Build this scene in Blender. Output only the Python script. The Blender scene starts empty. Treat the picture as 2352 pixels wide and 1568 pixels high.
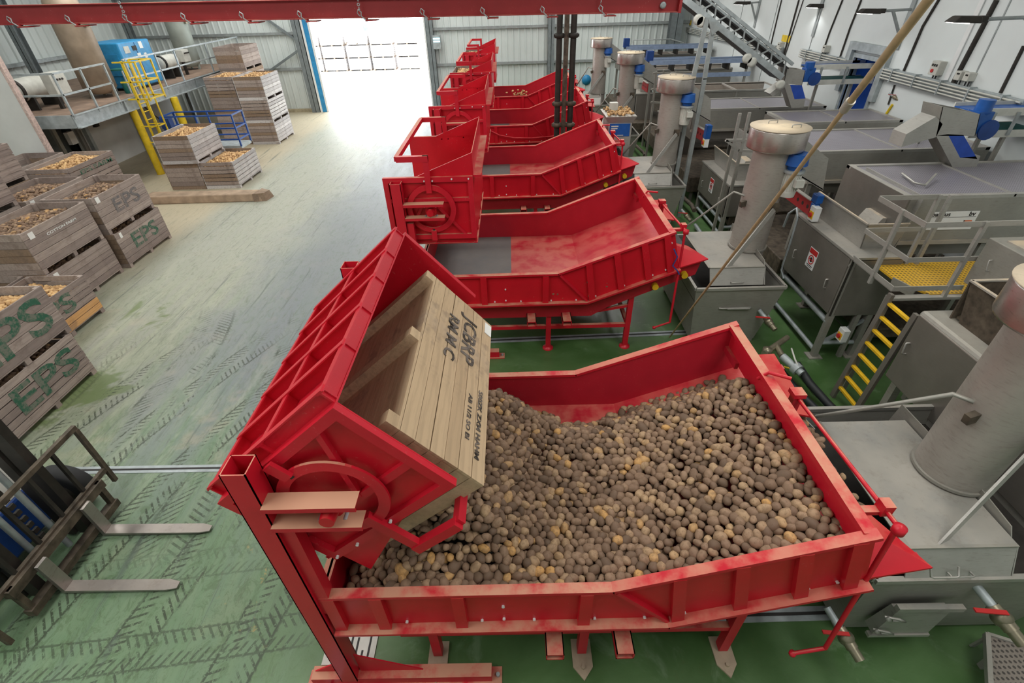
import bpy, bmesh, math, random
import numpy as np
from mathutils import Vector, Matrix, Euler
random.seed(7); rng = np.random.RandomState(11)
sc = bpy.context.scene
# ---------------------------------------------------------------- camera
CX, CY, FPX, CAMH = 1176.0, 784.0, 1115.0, 5.6
def _axes():
    vpy = (1166.0, -40.0); rd = 45.0
    Yv = np.array([vpy[0]-CX, vpy[1]-CY, FPX]); Yv /= np.linalg.norm(Yv)
    dy = -(FPX*FPX + rd*(vpy[0]-CX))/(vpy[1]-CY)
    Dn = np.array([rd, dy, FPX]); Dn /= np.linalg.norm(Dn)
    Xv = np.cross(Dn, Yv)
    return np.stack([Xv, Yv, -Dn], 1)
RC = _axes()
cam_d = bpy.data.cameras.new('camera'); cam = bpy.data.objects.new('camera', cam_d); sc.collection.objects.link(cam)
cam_d.sensor_width = 36.0; cam_d.lens = FPX/2352.0*36.0; cam_d.clip_start = 0.05; cam_d.clip_end = 400
M = Matrix.Identity(4)
for r in range(3):
    M[r][0] = RC[0, r]; M[r][1] = -RC[1, r]; M[r][2] = -RC[2, r]
M[2][3] = CAMH
cam.matrix_world = M; sc.camera = cam
def P(u, v, x=None, y=None, z=None):
    """world point seen at photo pixel (u, v) on the plane x=, y= or z="""
    d = RC.T @ np.array([u-CX, v-CY, FPX])
    if z is not None: t = (z-CAMH)/d[2]
    elif y is not None: t = y/d[1]
    else: t = x/d[0]
    return Vector((t*d[0], t*d[1], CAMH+t*d[2]))
# ---------------------------------------------------------------- world, lights, exposure
w = bpy.data.worlds.new('world'); sc.world = w; w.use_nodes = True
w.node_tree.nodes['Background'].inputs[0].default_value = (0.93, 0.97, 1.0, 1)
w.node_tree.nodes['Background'].inputs[1].default_value = 9.0
def area(name, loc, rot, sx, sy, power, col=(1, 1, 1)):
    l = bpy.data.lights.new(name, 'AREA'); l.shape = 'RECTANGLE'; l.size = sx; l.size_y = sy; l.energy = power; l.color = col
    o = bpy.data.objects.new(name, l); o.location = loc; o.rotation_euler = rot; sc.collection.objects.link(o); return o
LP = 300
for i, lx in enumerate((-12.5, -4.5, 3.6)):
    for j, ly in enumerate((1.5, 10.0, 18.5, 26.0)):
        area('ceiling_fill', (lx, ly, 7.9), (0, 0, 0), 3.0, 5.5, LP*(1.0 if ly > 3 else 1.1), (1.0, 0.985, 0.95))  # unseen area lamps added under the ceiling for soft light from above
vs = sc.view_settings
vs.view_transform = 'Standard'; vs.look = 'None'; vs.exposure = 0.0; vs.gamma = 1.0; vs.use_curve_mapping = False
try:
    sc.cycles.use_denoising = True; sc.cycles.max_bounces = 6; sc.cycles.diffuse_bounces = 4; sc.cycles.glossy_bounces = 3
    sc.cycles.caustics_reflective = False; sc.cycles.caustics_refractive = False
except Exception: pass
# ---------------------------------------------------------------- materials
def s2l(c): return tuple(((v/255.0)/12.92 if v/255.0 <= 0.04045 else (((v/255.0)+0.055)/1.055)**2.4) for v in c)
class NT:
    def __init__(s, name):
        s.m = bpy.data.materials.new(name); s.m.use_nodes = True; s.t = s.m.node_tree; s.n = s.t.nodes; s.b = s.n['Principled BSDF']; s._c = None
    def lk(s, a, b): s.t.links.new(a, b)
    def new(s, t, **k):
        q = s.n.new(t)
        for a, b in k.items(): setattr(q, a, b)
        return q
    def coord(s, kind='Object'):
        if s._c is None: s._c = s.new('ShaderNodeTexCoord')
        return s._c.outputs[kind]
    def setin(s, q, i, v):
        if hasattr(v, 'links'): s.lk(v, q.inputs[i])
        elif v is not None: q.inputs[i].default_value = v
    def math(s, op, a, b=None, c=None, clamp=False):
        q = s.new('ShaderNodeMath', operation=op, use_clamp=clamp); s.setin(q, 0, a); s.setin(q, 1, b); s.setin(q, 2, c); return q.outputs[0]
    def mapping(s, scale=(1, 1, 1), rot=(0, 0, 0), loc=(0, 0, 0), src=None):
        q = s.new('ShaderNodeMapping'); q.inputs['Scale'].default_value = scale; q.inputs['Rotation'].default_value = rot; q.inputs['Location'].default_value = loc
        s.lk(src or s.coord(), q.inputs[0]); return q.outputs[0]
    def noise(s, scale=5, detail=3, rough=0.55, vec=None, dist=0.0):
        q = s.new('ShaderNodeTexNoise'); q.inputs['Scale'].default_value = scale; q.inputs['Detail'].default_value = detail
        q.inputs['Roughness'].default_value = rough; q.inputs['Distortion'].default_value = dist
        s.lk(vec or s.coord(), q.inputs['Vector']); return q.outputs['Fac']
    def ramp(s, fac, stops, const=False):
        q = s.new('ShaderNodeValToRGB'); cr = q.color_ramp
        if const: cr.interpolation = 'CONSTANT'
        while len(cr.elements) < len(stops): cr.elements.new(0.5)
        for e, (p, c) in zip(cr.elements, stops):
            e.position = p; e.color = (*c, 1) if len(c) == 3 else c
        s.lk(fac, q.inputs[0]); return q.outputs[0]
    def smooth(s, v, a, b):
        q = s.new('ShaderNodeMapRange', interpolation_type='SMOOTHSTEP'); s.setin(q, 0, v); q.inputs[1].default_value = a; q.inputs[2].default_value = b; return q.outputs[0]
    def mix(s, f, a, b, kind='MIX'):
        q = s.new('ShaderNodeMix', data_type='RGBA', blend_type=kind)
        for i, v in ((0, f), (6, a), (7, b)):
            if hasattr(v, 'links'): s.lk(v, q.inputs[i])
            elif isinstance(v, tuple): q.inputs[i].default_value = (*v, 1) if len(v) == 3 else v
            else: q.inputs[i].default_value = v
        return q.outputs[2]
    def sep(s, v):
        q = s.new('ShaderNodeSeparateXYZ'); s.lk(v, q.inputs[0]); return q.outputs
    def rnd(s): return s.new('ShaderNodeObjectInfo').outputs['Random']
    def nz(s): return s.sep(s.new('ShaderNodeNewGeometry').outputs['Normal'])[2]
    def bump(s, h, strength=0.3, dist=0.01):
        q = s.new('ShaderNodeBump'); q.inputs['Strength'].default_value = strength; q.inputs['Distance'].default_value = dist
        s.lk(h, q.inputs['Height']); s.lk(q.outputs[0], s.b.inputs['Normal'])
    def out(s, col=None, rough=None, metal=None, spec=None, em=None, ems=None):
        for k, v in (('Base Color', col), ('Roughness', rough), ('Metallic', metal), ('Specular IOR Level', spec), ('Emission Color', em), ('Emission Strength', ems)):
            if v is None: continue
            if hasattr(v, 'links'): s.lk(v, s.b.inputs[k])
            elif isinstance(v, tuple): s.b.inputs[k].default_value = (*v, 1)
            else: s.b.inputs[k].default_value = v
        return s.m
def plain(name, rgb, rough=0.5, metal=0.0, var=0.12, sc_=6, bump=0.0):
    t = NT(name); c = s2l(rgb); n = t.noise(sc_, 4)
    d = tuple(x*(1-var*1.6) for x in c); u = tuple(min(1, x*(1+var)) for x in c)
    if bump: t.bump(n, bump)
    return t.out(t.ramp(n, [(0.3, d), (0.7, u)]), rough, metal)
def red_mat(name, rgb, dust=0.75, rough=0.38, cover=0.30):
    t = NT(name); base = s2l(rgb); n = t.noise(3.5, 5, 0.6); n2 = t.noise(38, 3, 0.7)
    c = t.mix(n, tuple(x*0.80 for x in base), tuple(min(1, x*1.12) for x in base))
    scuff = t.math('MULTIPLY', t.smooth(n2, 0.60, 0.74), t.smooth(n, 0.45, 0.62))
    c = t.mix(t.math('MULTIPLY', scuff, 0.35), c, s2l((205, 150, 140)))
    up = t.math('MULTIPLY', t.smooth(t.nz(), 0.86, 0.98), t.smooth(n, cover, cover+0.32))   # potato soil settled on ledges
    up = t.math('MULTIPLY', up, dust)
    c = t.mix(up, c, s2l((196, 150, 122)))
    r = t.math('ADD', t.math('MULTIPLY', up, 0.4), rough)
    return t.out(c, r, 0.0, 0.45)
def steel_mat(name, rgb=(172, 170, 166), rough=0.42, dust=0.35, metal=0.75, dustc=(168, 158, 142)):
    t = NT(name); base = s2l(rgb); n = t.noise(2.2, 5, 0.65); n3 = t.noise(9, 4, 0.7, t.mapping((1, 1, 5)))
    c = t.mix(n, tuple(x*0.62 for x in base), tuple(min(1, x*1.08) for x in base))
    c = t.mix(t.math('MULTIPLY', t.smooth(n3, 0.5, 0.75), 0.35), c, s2l((122, 112, 98)))
    up = t.math('MULTIPLY', t.math('MULTIPLY', t.smooth(t.nz(), 0.75, 0.97), t.smooth(n, 0.28, 0.60)), dust)
    c = t.mix(up, c, s2l(dustc))
    m = t.math('MULTIPLY', t.math('SUBTRACT', 1.0, up), metal)
    r = t.math('ADD', t.math('MULTIPLY', n3, 0.22), rough-0.1)
    return t.out(c, r, m)
def wood_mat(name, a, b, axis_scale=(2, 2, 2), patch=(0.5, 0.5), var=1.0):
    t = NT(name); r = t.rnd()
    g = t.noise(1.0, 5, 0.7, t.mapping((26, 1.6, 26))); g2 = t.noise(3.0, 4, 0.7)
    off = t.math('MULTIPLY', r, 1.0)
    c = t.mix(off, s2l(a), s2l(b))
    c = t.mix(t.math('MULTIPLY', t.smooth(g, 0.42, 0.62), 0.35), c, tuple(x*0.55 for x in s2l(a)))
    c = t.mix(t.math('MULTIPLY', t.smooth(g2, 0.52, 0.66), 0.40), c, s2l((112, 98, 90)))
    c = t.mix(t.math('MULTIPLY', t.smooth(t.noise(1.7, 3, 0.6), 0.55, 0.68), 0.30), c, s2l((178, 160, 142)))
    t.bump(g, 0.35, 0.006)
    return t.out(c, 0.85, 0.0, 0.2)
MAT = dict(
    red=red_mat('red_paint', (200, 26, 46), 0.85), red_clean=red_mat('red_paint_clean', (200, 22, 40), 0.25, 0.32), red_dark=red_mat('red_paint_scuffed', (180, 30, 48), 0.32, 0.42),
    red_dusty=red_mat('red_paint_dusty', (196, 26, 44), 0.95, 0.5, 0.0), beamred=red_mat('beam_red', (158, 40, 44), 0.9, 0.5),
    steel=steel_mat('stainless_steel', (184, 182, 176), 0.42, 0.35, 0.45), steel2=steel_mat('stainless_dull', (164, 162, 154), 0.5, 0.3, 0.35), steel_d=steel_mat('stainless_dark', (134, 129, 122), 0.42, 0.2, 0.4),
    shiny=steel_mat('stainless_shiny', (200, 192, 186), 0.30, 0.3, 0.85), lidsteel=steel_mat('stainless_dusty', (186, 180, 170), 0.55, 0.9, 0.35, (200, 180, 152)), galv=plain('galvanised_steel', (170, 178, 180), 0.5, 0.35, 0.15),
    tubesteel=steel_mat('stainless_tube', (180, 174, 166), 0.48, 0.1, 0.35), cream=steel_mat('cap_dusted', (200, 184, 160), 0.7, 1.0, 0.1, (208, 190, 160)),
    blue=plain('machine_blue', (24, 84, 160), 0.4), compblue=plain('compressor_blue', (44, 138, 190), 0.45), deepblue=plain('deep_blue', (22, 62, 128), 0.5), scissor=plain('lift_blue', (28, 74, 150), 0.45),
    liner=plain('blue_liner', (38, 78, 176), 0.5), teal=plain('teal_green', (22, 98, 92), 0.6), yellow=plain('yellow_paint', (222, 190, 40), 0.5), grip=plain('yellow_grip', (224, 178, 30), 0.6),
    orange=plain('orange_rubber', (202, 128, 60), 0.6), white=plain('white_plastic', (226, 228, 226), 0.5, 0, 0.04), offwhite=plain('offwhite', (196, 196, 188), 0.6, 0, 0.08),
    rubber=plain('black_rubber', (34, 35, 36), 0.75), hose=plain('hose_black', (30, 34, 36), 0.55), dark=plain('dark_steel', (52, 48, 44), 0.6, 0.3, 0.25), grime=plain('grimy_steel', (92, 82, 70), 0.65, 0.3, 0.35, 9),
    fork=steel_mat('fork_steel', (176, 168, 164), 0.38, 0.3, 0.8), col=plain('column_grey', (118, 126, 128), 0.5, 0.1, 0.12), rail=plain('rail_grey', (150, 156, 156), 0.5, 0.2, 0.12),
    concrete=plain('concrete', (168, 158, 132), 0.85, 0, 0.15, 5), signw=plain('sign_white', (228, 230, 230), 0.5, 0, 0.03), signred=plain('sign_red', (190, 40, 40), 0.5, 0, 0.05), ink=plain('black_ink', (40, 38, 36), 0.7, 0, 0.1),
    orangeprint=plain('orange_print', (222, 110, 60), 0.6, 0, 0.05), greenpaint=plain('green_stencil', (38, 104, 78), 0.75, 0, 0.25, 14), greypaint=plain('grey_stencil', (96, 98, 100), 0.75, 0, 0.25, 14), glass=plain('dark_glass', (30, 40, 60), 0.15),
    brass=plain('brass_valve', (150, 142, 122), 0.4, 0.7, 0.2), bamboo=plain('pole_wood', (176, 150, 116), 0.6, 0, 0.15, 12), tan=plain('rusty_bar', (176, 158, 136), 0.7), logm=plain('baulk', (160, 138, 116), 0.85, 0, 0.2, 4), belt=steel_mat('belt_grey', (112, 112, 112), 0.55, 0.2, 0.1, (120, 110, 96)), blackbelt=plain('black_belt', (44, 42, 42), 0.55, 0, 0.2, 8),
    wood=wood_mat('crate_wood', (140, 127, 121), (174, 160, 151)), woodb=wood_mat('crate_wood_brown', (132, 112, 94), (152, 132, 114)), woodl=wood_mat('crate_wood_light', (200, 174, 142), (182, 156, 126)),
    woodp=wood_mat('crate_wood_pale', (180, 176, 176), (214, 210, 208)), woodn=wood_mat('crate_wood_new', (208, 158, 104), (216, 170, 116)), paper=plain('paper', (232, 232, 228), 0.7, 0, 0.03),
)
def lamp_mat(name, rgb, s):
    t = NT(name); return t.out(s2l(rgb), 0.4, 0, None, s2l(rgb), s)
def stencil(name, rgb):
    t = NT(name); n = t.noise(9, 5, 0.75); f = t.smooth(n, 0.42, 0.58)
    return t.out(t.mix(t.math('MULTIPLY', f, 0.55), s2l(rgb), s2l((142, 130, 122))), 0.85)
MAT['greenpaint'] = stencil('green_stencil_worn', (44, 94, 72)); MAT['greypaint'] = stencil('grey_stencil_worn', (98, 96, 98)); MAT['brandink'] = stencil('ink_stencil_worn', (58, 50, 44))
MAT['lamp'] = lamp_mat('lamp_glow', (255, 250, 240), 6.0); MAT['led'] = lamp_mat('led_cyan', (190, 240, 255), 2.0)
def potato_mat(name, attr):
    t = NT(name)
    if attr:
        q = t.new('ShaderNodeAttribute'); q.attribute_name = 'pc'; r = q.outputs['Fac']
    else: r = t.rnd()
    c = t.ramp(r, [(0.0, s2l((98, 80, 66))), (0.35, s2l((124, 100, 82))), (0.68, s2l((146, 120, 98))), (0.90, s2l((170, 142, 110))), (0.99, s2l((192, 148, 92)))])
    n = t.noise(22, 4, 0.65); n2 = t.noise(90, 2, 0.6)
    c = t.mix(t.math('MULTIPLY', t.smooth(n, 0.42, 0.62), 0.45), c, s2l((104, 82, 62)))
    c = t.mix(t.math('MULTIPLY', t.smooth(n2, 0.6, 0.72), 0.35), c, s2l((74, 60, 46)))
    t.bump(n2, 0.35, 0.003)
    return t.out(c, 0.7, 0, 0.3)
MAT['potato'] = potato_mat('potato_skin', False); MAT['potatoes'] = potato_mat('potato_skin_heap', True)
def potato_pale():
    t = NT('potato_skin_pale'); q = t.new('ShaderNodeAttribute'); q.attribute_name = 'pc'
    c = t.ramp(q.outputs['Fac'], [(0.0, s2l((150, 116, 78))), (0.5, s2l((186, 148, 104))), (1.0, s2l((220, 184, 132)))])
    return t.out(c, 0.7, 0, 0.3)
MAT['potatoes_pale'] = potato_pale()
def mesh_mat(name, rgb, hole, sc_, metal=0.6, bg=0.12):
    """perforated sheet far off: round holes as alpha-free dark pits with relief"""
    t = NT(name); x, y, z = t.sep(t.coord())
    a = t.math('ABSOLUTE', t.math('SUBTRACT', t.math('FRACT', t.math('MULTIPLY', x, sc_)), 0.5))
    yy = t.math('MULTIPLY', y, sc_)
    b = t.math('ABSOLUTE', t.math('SUBTRACT', t.math('FRACT', yy), 0.5))
    d = t.math('SQRT', t.math('ADD', t.math('MULTIPLY', a, a), t.math('MULTIPLY', b, b)))
    f = t.smooth(d, hole-0.05, hole+0.05)
    n = t.noise(1.5, 4)
    c = t.mix(f, tuple(v*bg for v in s2l(rgb)), s2l(rgb)); c = t.mix(t.math('MULTIPLY', n, 0.4), c, s2l((120, 112, 110)))
    t.bump(f, 0.4, 0.004)
    return t.out(c, 0.45, metal)
MAT['mesh'] = mesh_mat('perforated_sheet', (172, 168, 178), 0.28, 26.0, 0.5, 0.35); MAT['yellowmesh'] = mesh_mat('yellow_grating', (236, 184, 20), 0.30, 17.0, 0.0, 0.3)
MAT['mesh_dark'] = mesh_mat('mesh_dark', (150, 140, 130), 0.3, 22.0, 0.4, 0.2)
def floor_mat():
    t = NT('painted_floor'); co = t.coord(); x, y, z = t.sep(co)
    n1 = t.noise(0.55, 5, 0.6, None, 0.6); n2 = t.noise(2.2, 6, 0.7, t.mapping((1.6, 0.45, 1), (0, 0, -0.25)), 0.8); n3 = t.noise(30, 3, 0.6); n4 = t.noise(1.1, 4, 0.6, t.mapping((2.4, 0.22, 1), (0, 0, -0.18)), 0.5)
    nb = t.noise(6.0, 5, 0.75)
    green = t.mix(t.smooth(n1, 0.3, 0.7), s2l((58, 90, 44)), s2l((92, 122, 78))); green = t.mix(t.math('MULTIPLY', t.smooth(t.noise(1.4, 5, 0.7, None, 1.0), 0.55, 0.72), 0.45), green, s2l((128, 150, 120))); green = t.mix(t.math('MULTIPLY', t.smooth(nb, 0.55, 0.75), 0.35), green, s2l((84, 92, 52)))
    worn = t.mix(t.smooth(n2, 0.3, 0.7), s2l((100, 126, 100)), s2l((158, 164, 146))); worn = t.mix(t.smooth(n4, 0.42, 0.62), worn, s2l((122, 130, 128)))
    worn = t.mix(t.math('MULTIPLY', t.smooth(t.noise(1.3, 4, 0.6), 0.55, 0.68), 0.45), worn, s2l((176, 160, 140)))
    # aisle (left of the tippers) is worn, further off it fades to pale grey
    pale = t.math('SUBTRACT', 1.0, t.smooth(t.math('ADD', x, t.math('ADD', t.math('MULTIPLY', n1, 2.2), t.math('MULTIPLY', y, -0.07))), -7.0, -4.4))
    lane = t.math('MULTIPLY', t.math('SUBTRACT', 1.0, pale), t.smooth(y, 4.5, 8.0))
    edge = t.math('ADD', x, t.math('MULTIPLY', t.math('SUBTRACT', n2, 0.5), 2.2))
    aisle = t.math('SUBTRACT', 1.0, t.smooth(edge, -3.3, -1.6))
    far = t.smooth(t.math('ADD', y, t.math('MULTIPLY', n1, 6.0)), 8.0, 17.0)
    worn = t.mix(t.math('MULTIPLY', far, 0.75), worn, s2l((158, 162, 160)))
    worn = t.mix(t.math('MULTIPLY', pale, 0.50), worn, s2l((164, 162, 140))); worn = t.mix(t.math('MULTIPLY', lane, 0.75), worn, s2l((114, 120, 124)))
    near = t.math('SUBTRACT', 1.0, t.smooth(t.math('ADD', y, t.math('MULTIPLY', n1, 2.0)), 3.4, 7.5))
    worn = t.mix(t.math('MULTIPLY', near, 0.80), worn, s2l((104, 134, 98)))
    mott = t.noise(14.0, 6, 0.8, None, 1.5); blot = t.noise(3.4, 6, 0.75, t.mapping((1.5, 0.8, 1), (0, 0, 0.5)), 1.8)
    worn = t.mix(t.math('MULTIPLY', t.smooth(blot, 0.50, 0.64), t.math('ADD', 0.25, t.math('MULTIPLY', near, 0.35))), worn, s2l((80, 104, 68)))
    worn = t.mix(t.math('MULTIPLY', t.smooth(mott, 0.52, 0.68), t.math('ADD', 0.14, t.math('MULTIPLY', near, 0.22))), worn, s2l((74, 80, 58)))
    worn = t.mix(t.math('MULTIPLY', t.smooth(blot, 0.50, 0.36), 0.0), worn, s2l((180, 190, 170)))
    c = t.mix(aisle, green, worn)
    # left edge bare concrete strip
    c = t.mix(t.math('MULTIPLY', t.math('SUBTRACT', 1.0, t.smooth(t.math('ADD', x, n1), -9.6, -8.4)), t.smooth(y, 9.0, 12.0)), c, s2l((178, 168, 144)))
    # green puddly patches along the crates
    pt = t.math('MULTIPLY', t.smooth(n1, 0.54, 0.60), t.math('MULTIPLY', t.smooth(x, -9.3, -8.3), t.math('SUBTRACT', 1.0, t.smooth(x, -7.3, -5.9))))
    c = t.mix(t.math('MULTIPLY', pt, t.math('MULTIPLY', 0.8, t.math('SUBTRACT', 1.0, t.smooth(y, 9.0, 11.0)))), c, s2l((98, 116, 66)))
    # tyre prints: bands of lugs along two travel directions
    def tracks(ang, off, per, y0, y1, x0, x1, curve=0.0):
        v = t.sep(t.mapping((1, 1, 1), (0, 0, ang), (0, 0, 0)))
        a = t.math('ADD', v[0], t.math('MULTIPLY', t.math('SINE', t.math('MULTIPLY', v[1], 0.55)), curve))
        fr = t.math('FRACT', t.math('DIVIDE', t.math('ADD', a, off), per))
        d = t.math('ABSOLUTE', t.math('SUBTRACT', fr, 0.5))
        band = t.math('SUBTRACT', 1.0, t.smooth(d, 0.19, 0.22))
        lug = t.math('FRACT', t.math('ADD', t.math('MULTIPLY', v[1], 10.5), t.math('MULTIPLY', d, per*7.0)))
        lugm = t.math('MULTIPLY', t.smooth(lug, 0.28, 0.36), t.math('SUBTRACT', 1.0, t.smooth(lug, 0.60, 0.70)))
        mid = t.smooth(d, 0.03, 0.06)
        edge_l = t.math('MULTIPLY', t.smooth(d, 0.165, 0.178), t.math('SUBTRACT', 1.0, t.smooth(d, 0.188, 0.205)))
        m = t.math('MAXIMUM', t.math('MULTIPLY', t.math('MULTIPLY', lugm, mid), band), edge_l)
        m = t.math('MULTIPLY', m, t.math('MULTIPLY', t.smooth(y, y0, y0+0.6), t.math('SUBTRACT', 1.0, t.smooth(y, y1-1.5, y1))))
        m = t.math('MULTIPLY', m, t.math('MULTIPLY', t.smooth(x, x0, x0+0.8), t.math('SUBTRACT', 1.0, t.smooth(x, x1-0.6, x1))))
        return t.math('MULTIPLY', m, t.smooth(n3, 0.36, 0.46)), band
    m1, b1 = tracks(0.30, 0.2, 1.25, 1.2, 8.5, -8.2, -2.0, 0.25); m2, b2 = tracks(1.45, 0.35, 0.95, 1.0, 3.9, -7.0, -2.0, 0.05); m3, b3 = tracks(-0.15, 0.7, 1.9, 3.0, 9.5, -8.0, -2.6, 0.5)
    m = t.math('MAXIMUM', t.math('MAXIMUM', t.math('MULTIPLY', m1, t.smooth(n2, 0.42, 0.52)), t.math('MULTIPLY', m2, 0.8)), t.math('MULTIPLY', m3, t.smooth(n1, 0.45, 0.55)))
    c = t.mix(t.math('MULTIPLY', m, 0.8), c, s2l((46, 54, 38)))
    streak = t.math('MULTIPLY', t.smooth(t.noise(2.0, 4, 0.7, t.mapping((3.5, 0.16, 1), (0, 0, 0.32)), 0.4), 0.58, 0.70), aisle)
    fine = t.math('MULTIPLY', t.smooth(t.noise(7.0, 6, 0.8, t.mapping((2.2, 0.30, 1), (0, 0, 0.32)), 1.2), 0.54, 0.64), aisle); c = t.mix(t.math('MULTIPLY', fine, 0.38), c, s2l((88, 92, 74)))
    c = t.mix(t.math('MULTIPLY', streak, 0.6), c, s2l((84, 94, 88)))
    spill = t.math('MULTIPLY', t.smooth(t.noise(3.2, 4, 0.7), 0.58, 0.66), t.math('MULTIPLY', t.math('SUBTRACT', 1.0, t.smooth(t.math('ABSOLUTE', t.math('ADD', x, 3.05)), 0.1, 0.55)), t.math('SUBTRACT', 1.0, t.smooth(t.math('ABSOLUTE', t.math('SUBTRACT', y, 3.0)), 0.4, 0.95))))
    c = t.mix(t.math('MULTIPLY', spill, 0.8), c, s2l((186, 150, 84)))
    rg = t.math('ADD', 0.20, t.math('MULTIPLY', t.math('ADD', t.math('MULTIPLY', n2, 0.5), t.math('MULTIPLY', aisle, 0.3)), 0.6))
    t.bump(t.math('ADD', t.math('MULTIPLY', n3, 0.5), t.math('MULTIPLY', m, -0.6)), 0.25, 0.006)
    return t.out(c, rg, 0.0, 0.5)
MAT['floor'] = floor_mat()
MAT['wall_sheet'] = plain('wall_sheeting', (206, 214, 212), 0.6, 0, 0.06, 0.6); MAT['wall_panel'] = plain('wall_panel_white', (216, 222, 222), 0.5, 0, 0.06, 0.5)
MAT['roomwall'] = plain('room_wall_white', (214, 216, 214), 0.6, 0, 0.08, 0.8); MAT['yard'] = plain('yard_concrete', (232, 230, 226), 0.9, 0, 0.05, 0.4); MAT['deck'] = plain('deck_board', (134, 112, 96), 0.8, 0, 0.2, 3)
MAT['foam'] = plain('cut_edge', (198, 176, 168), 0.8, 0, 0.2, 18)
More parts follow.
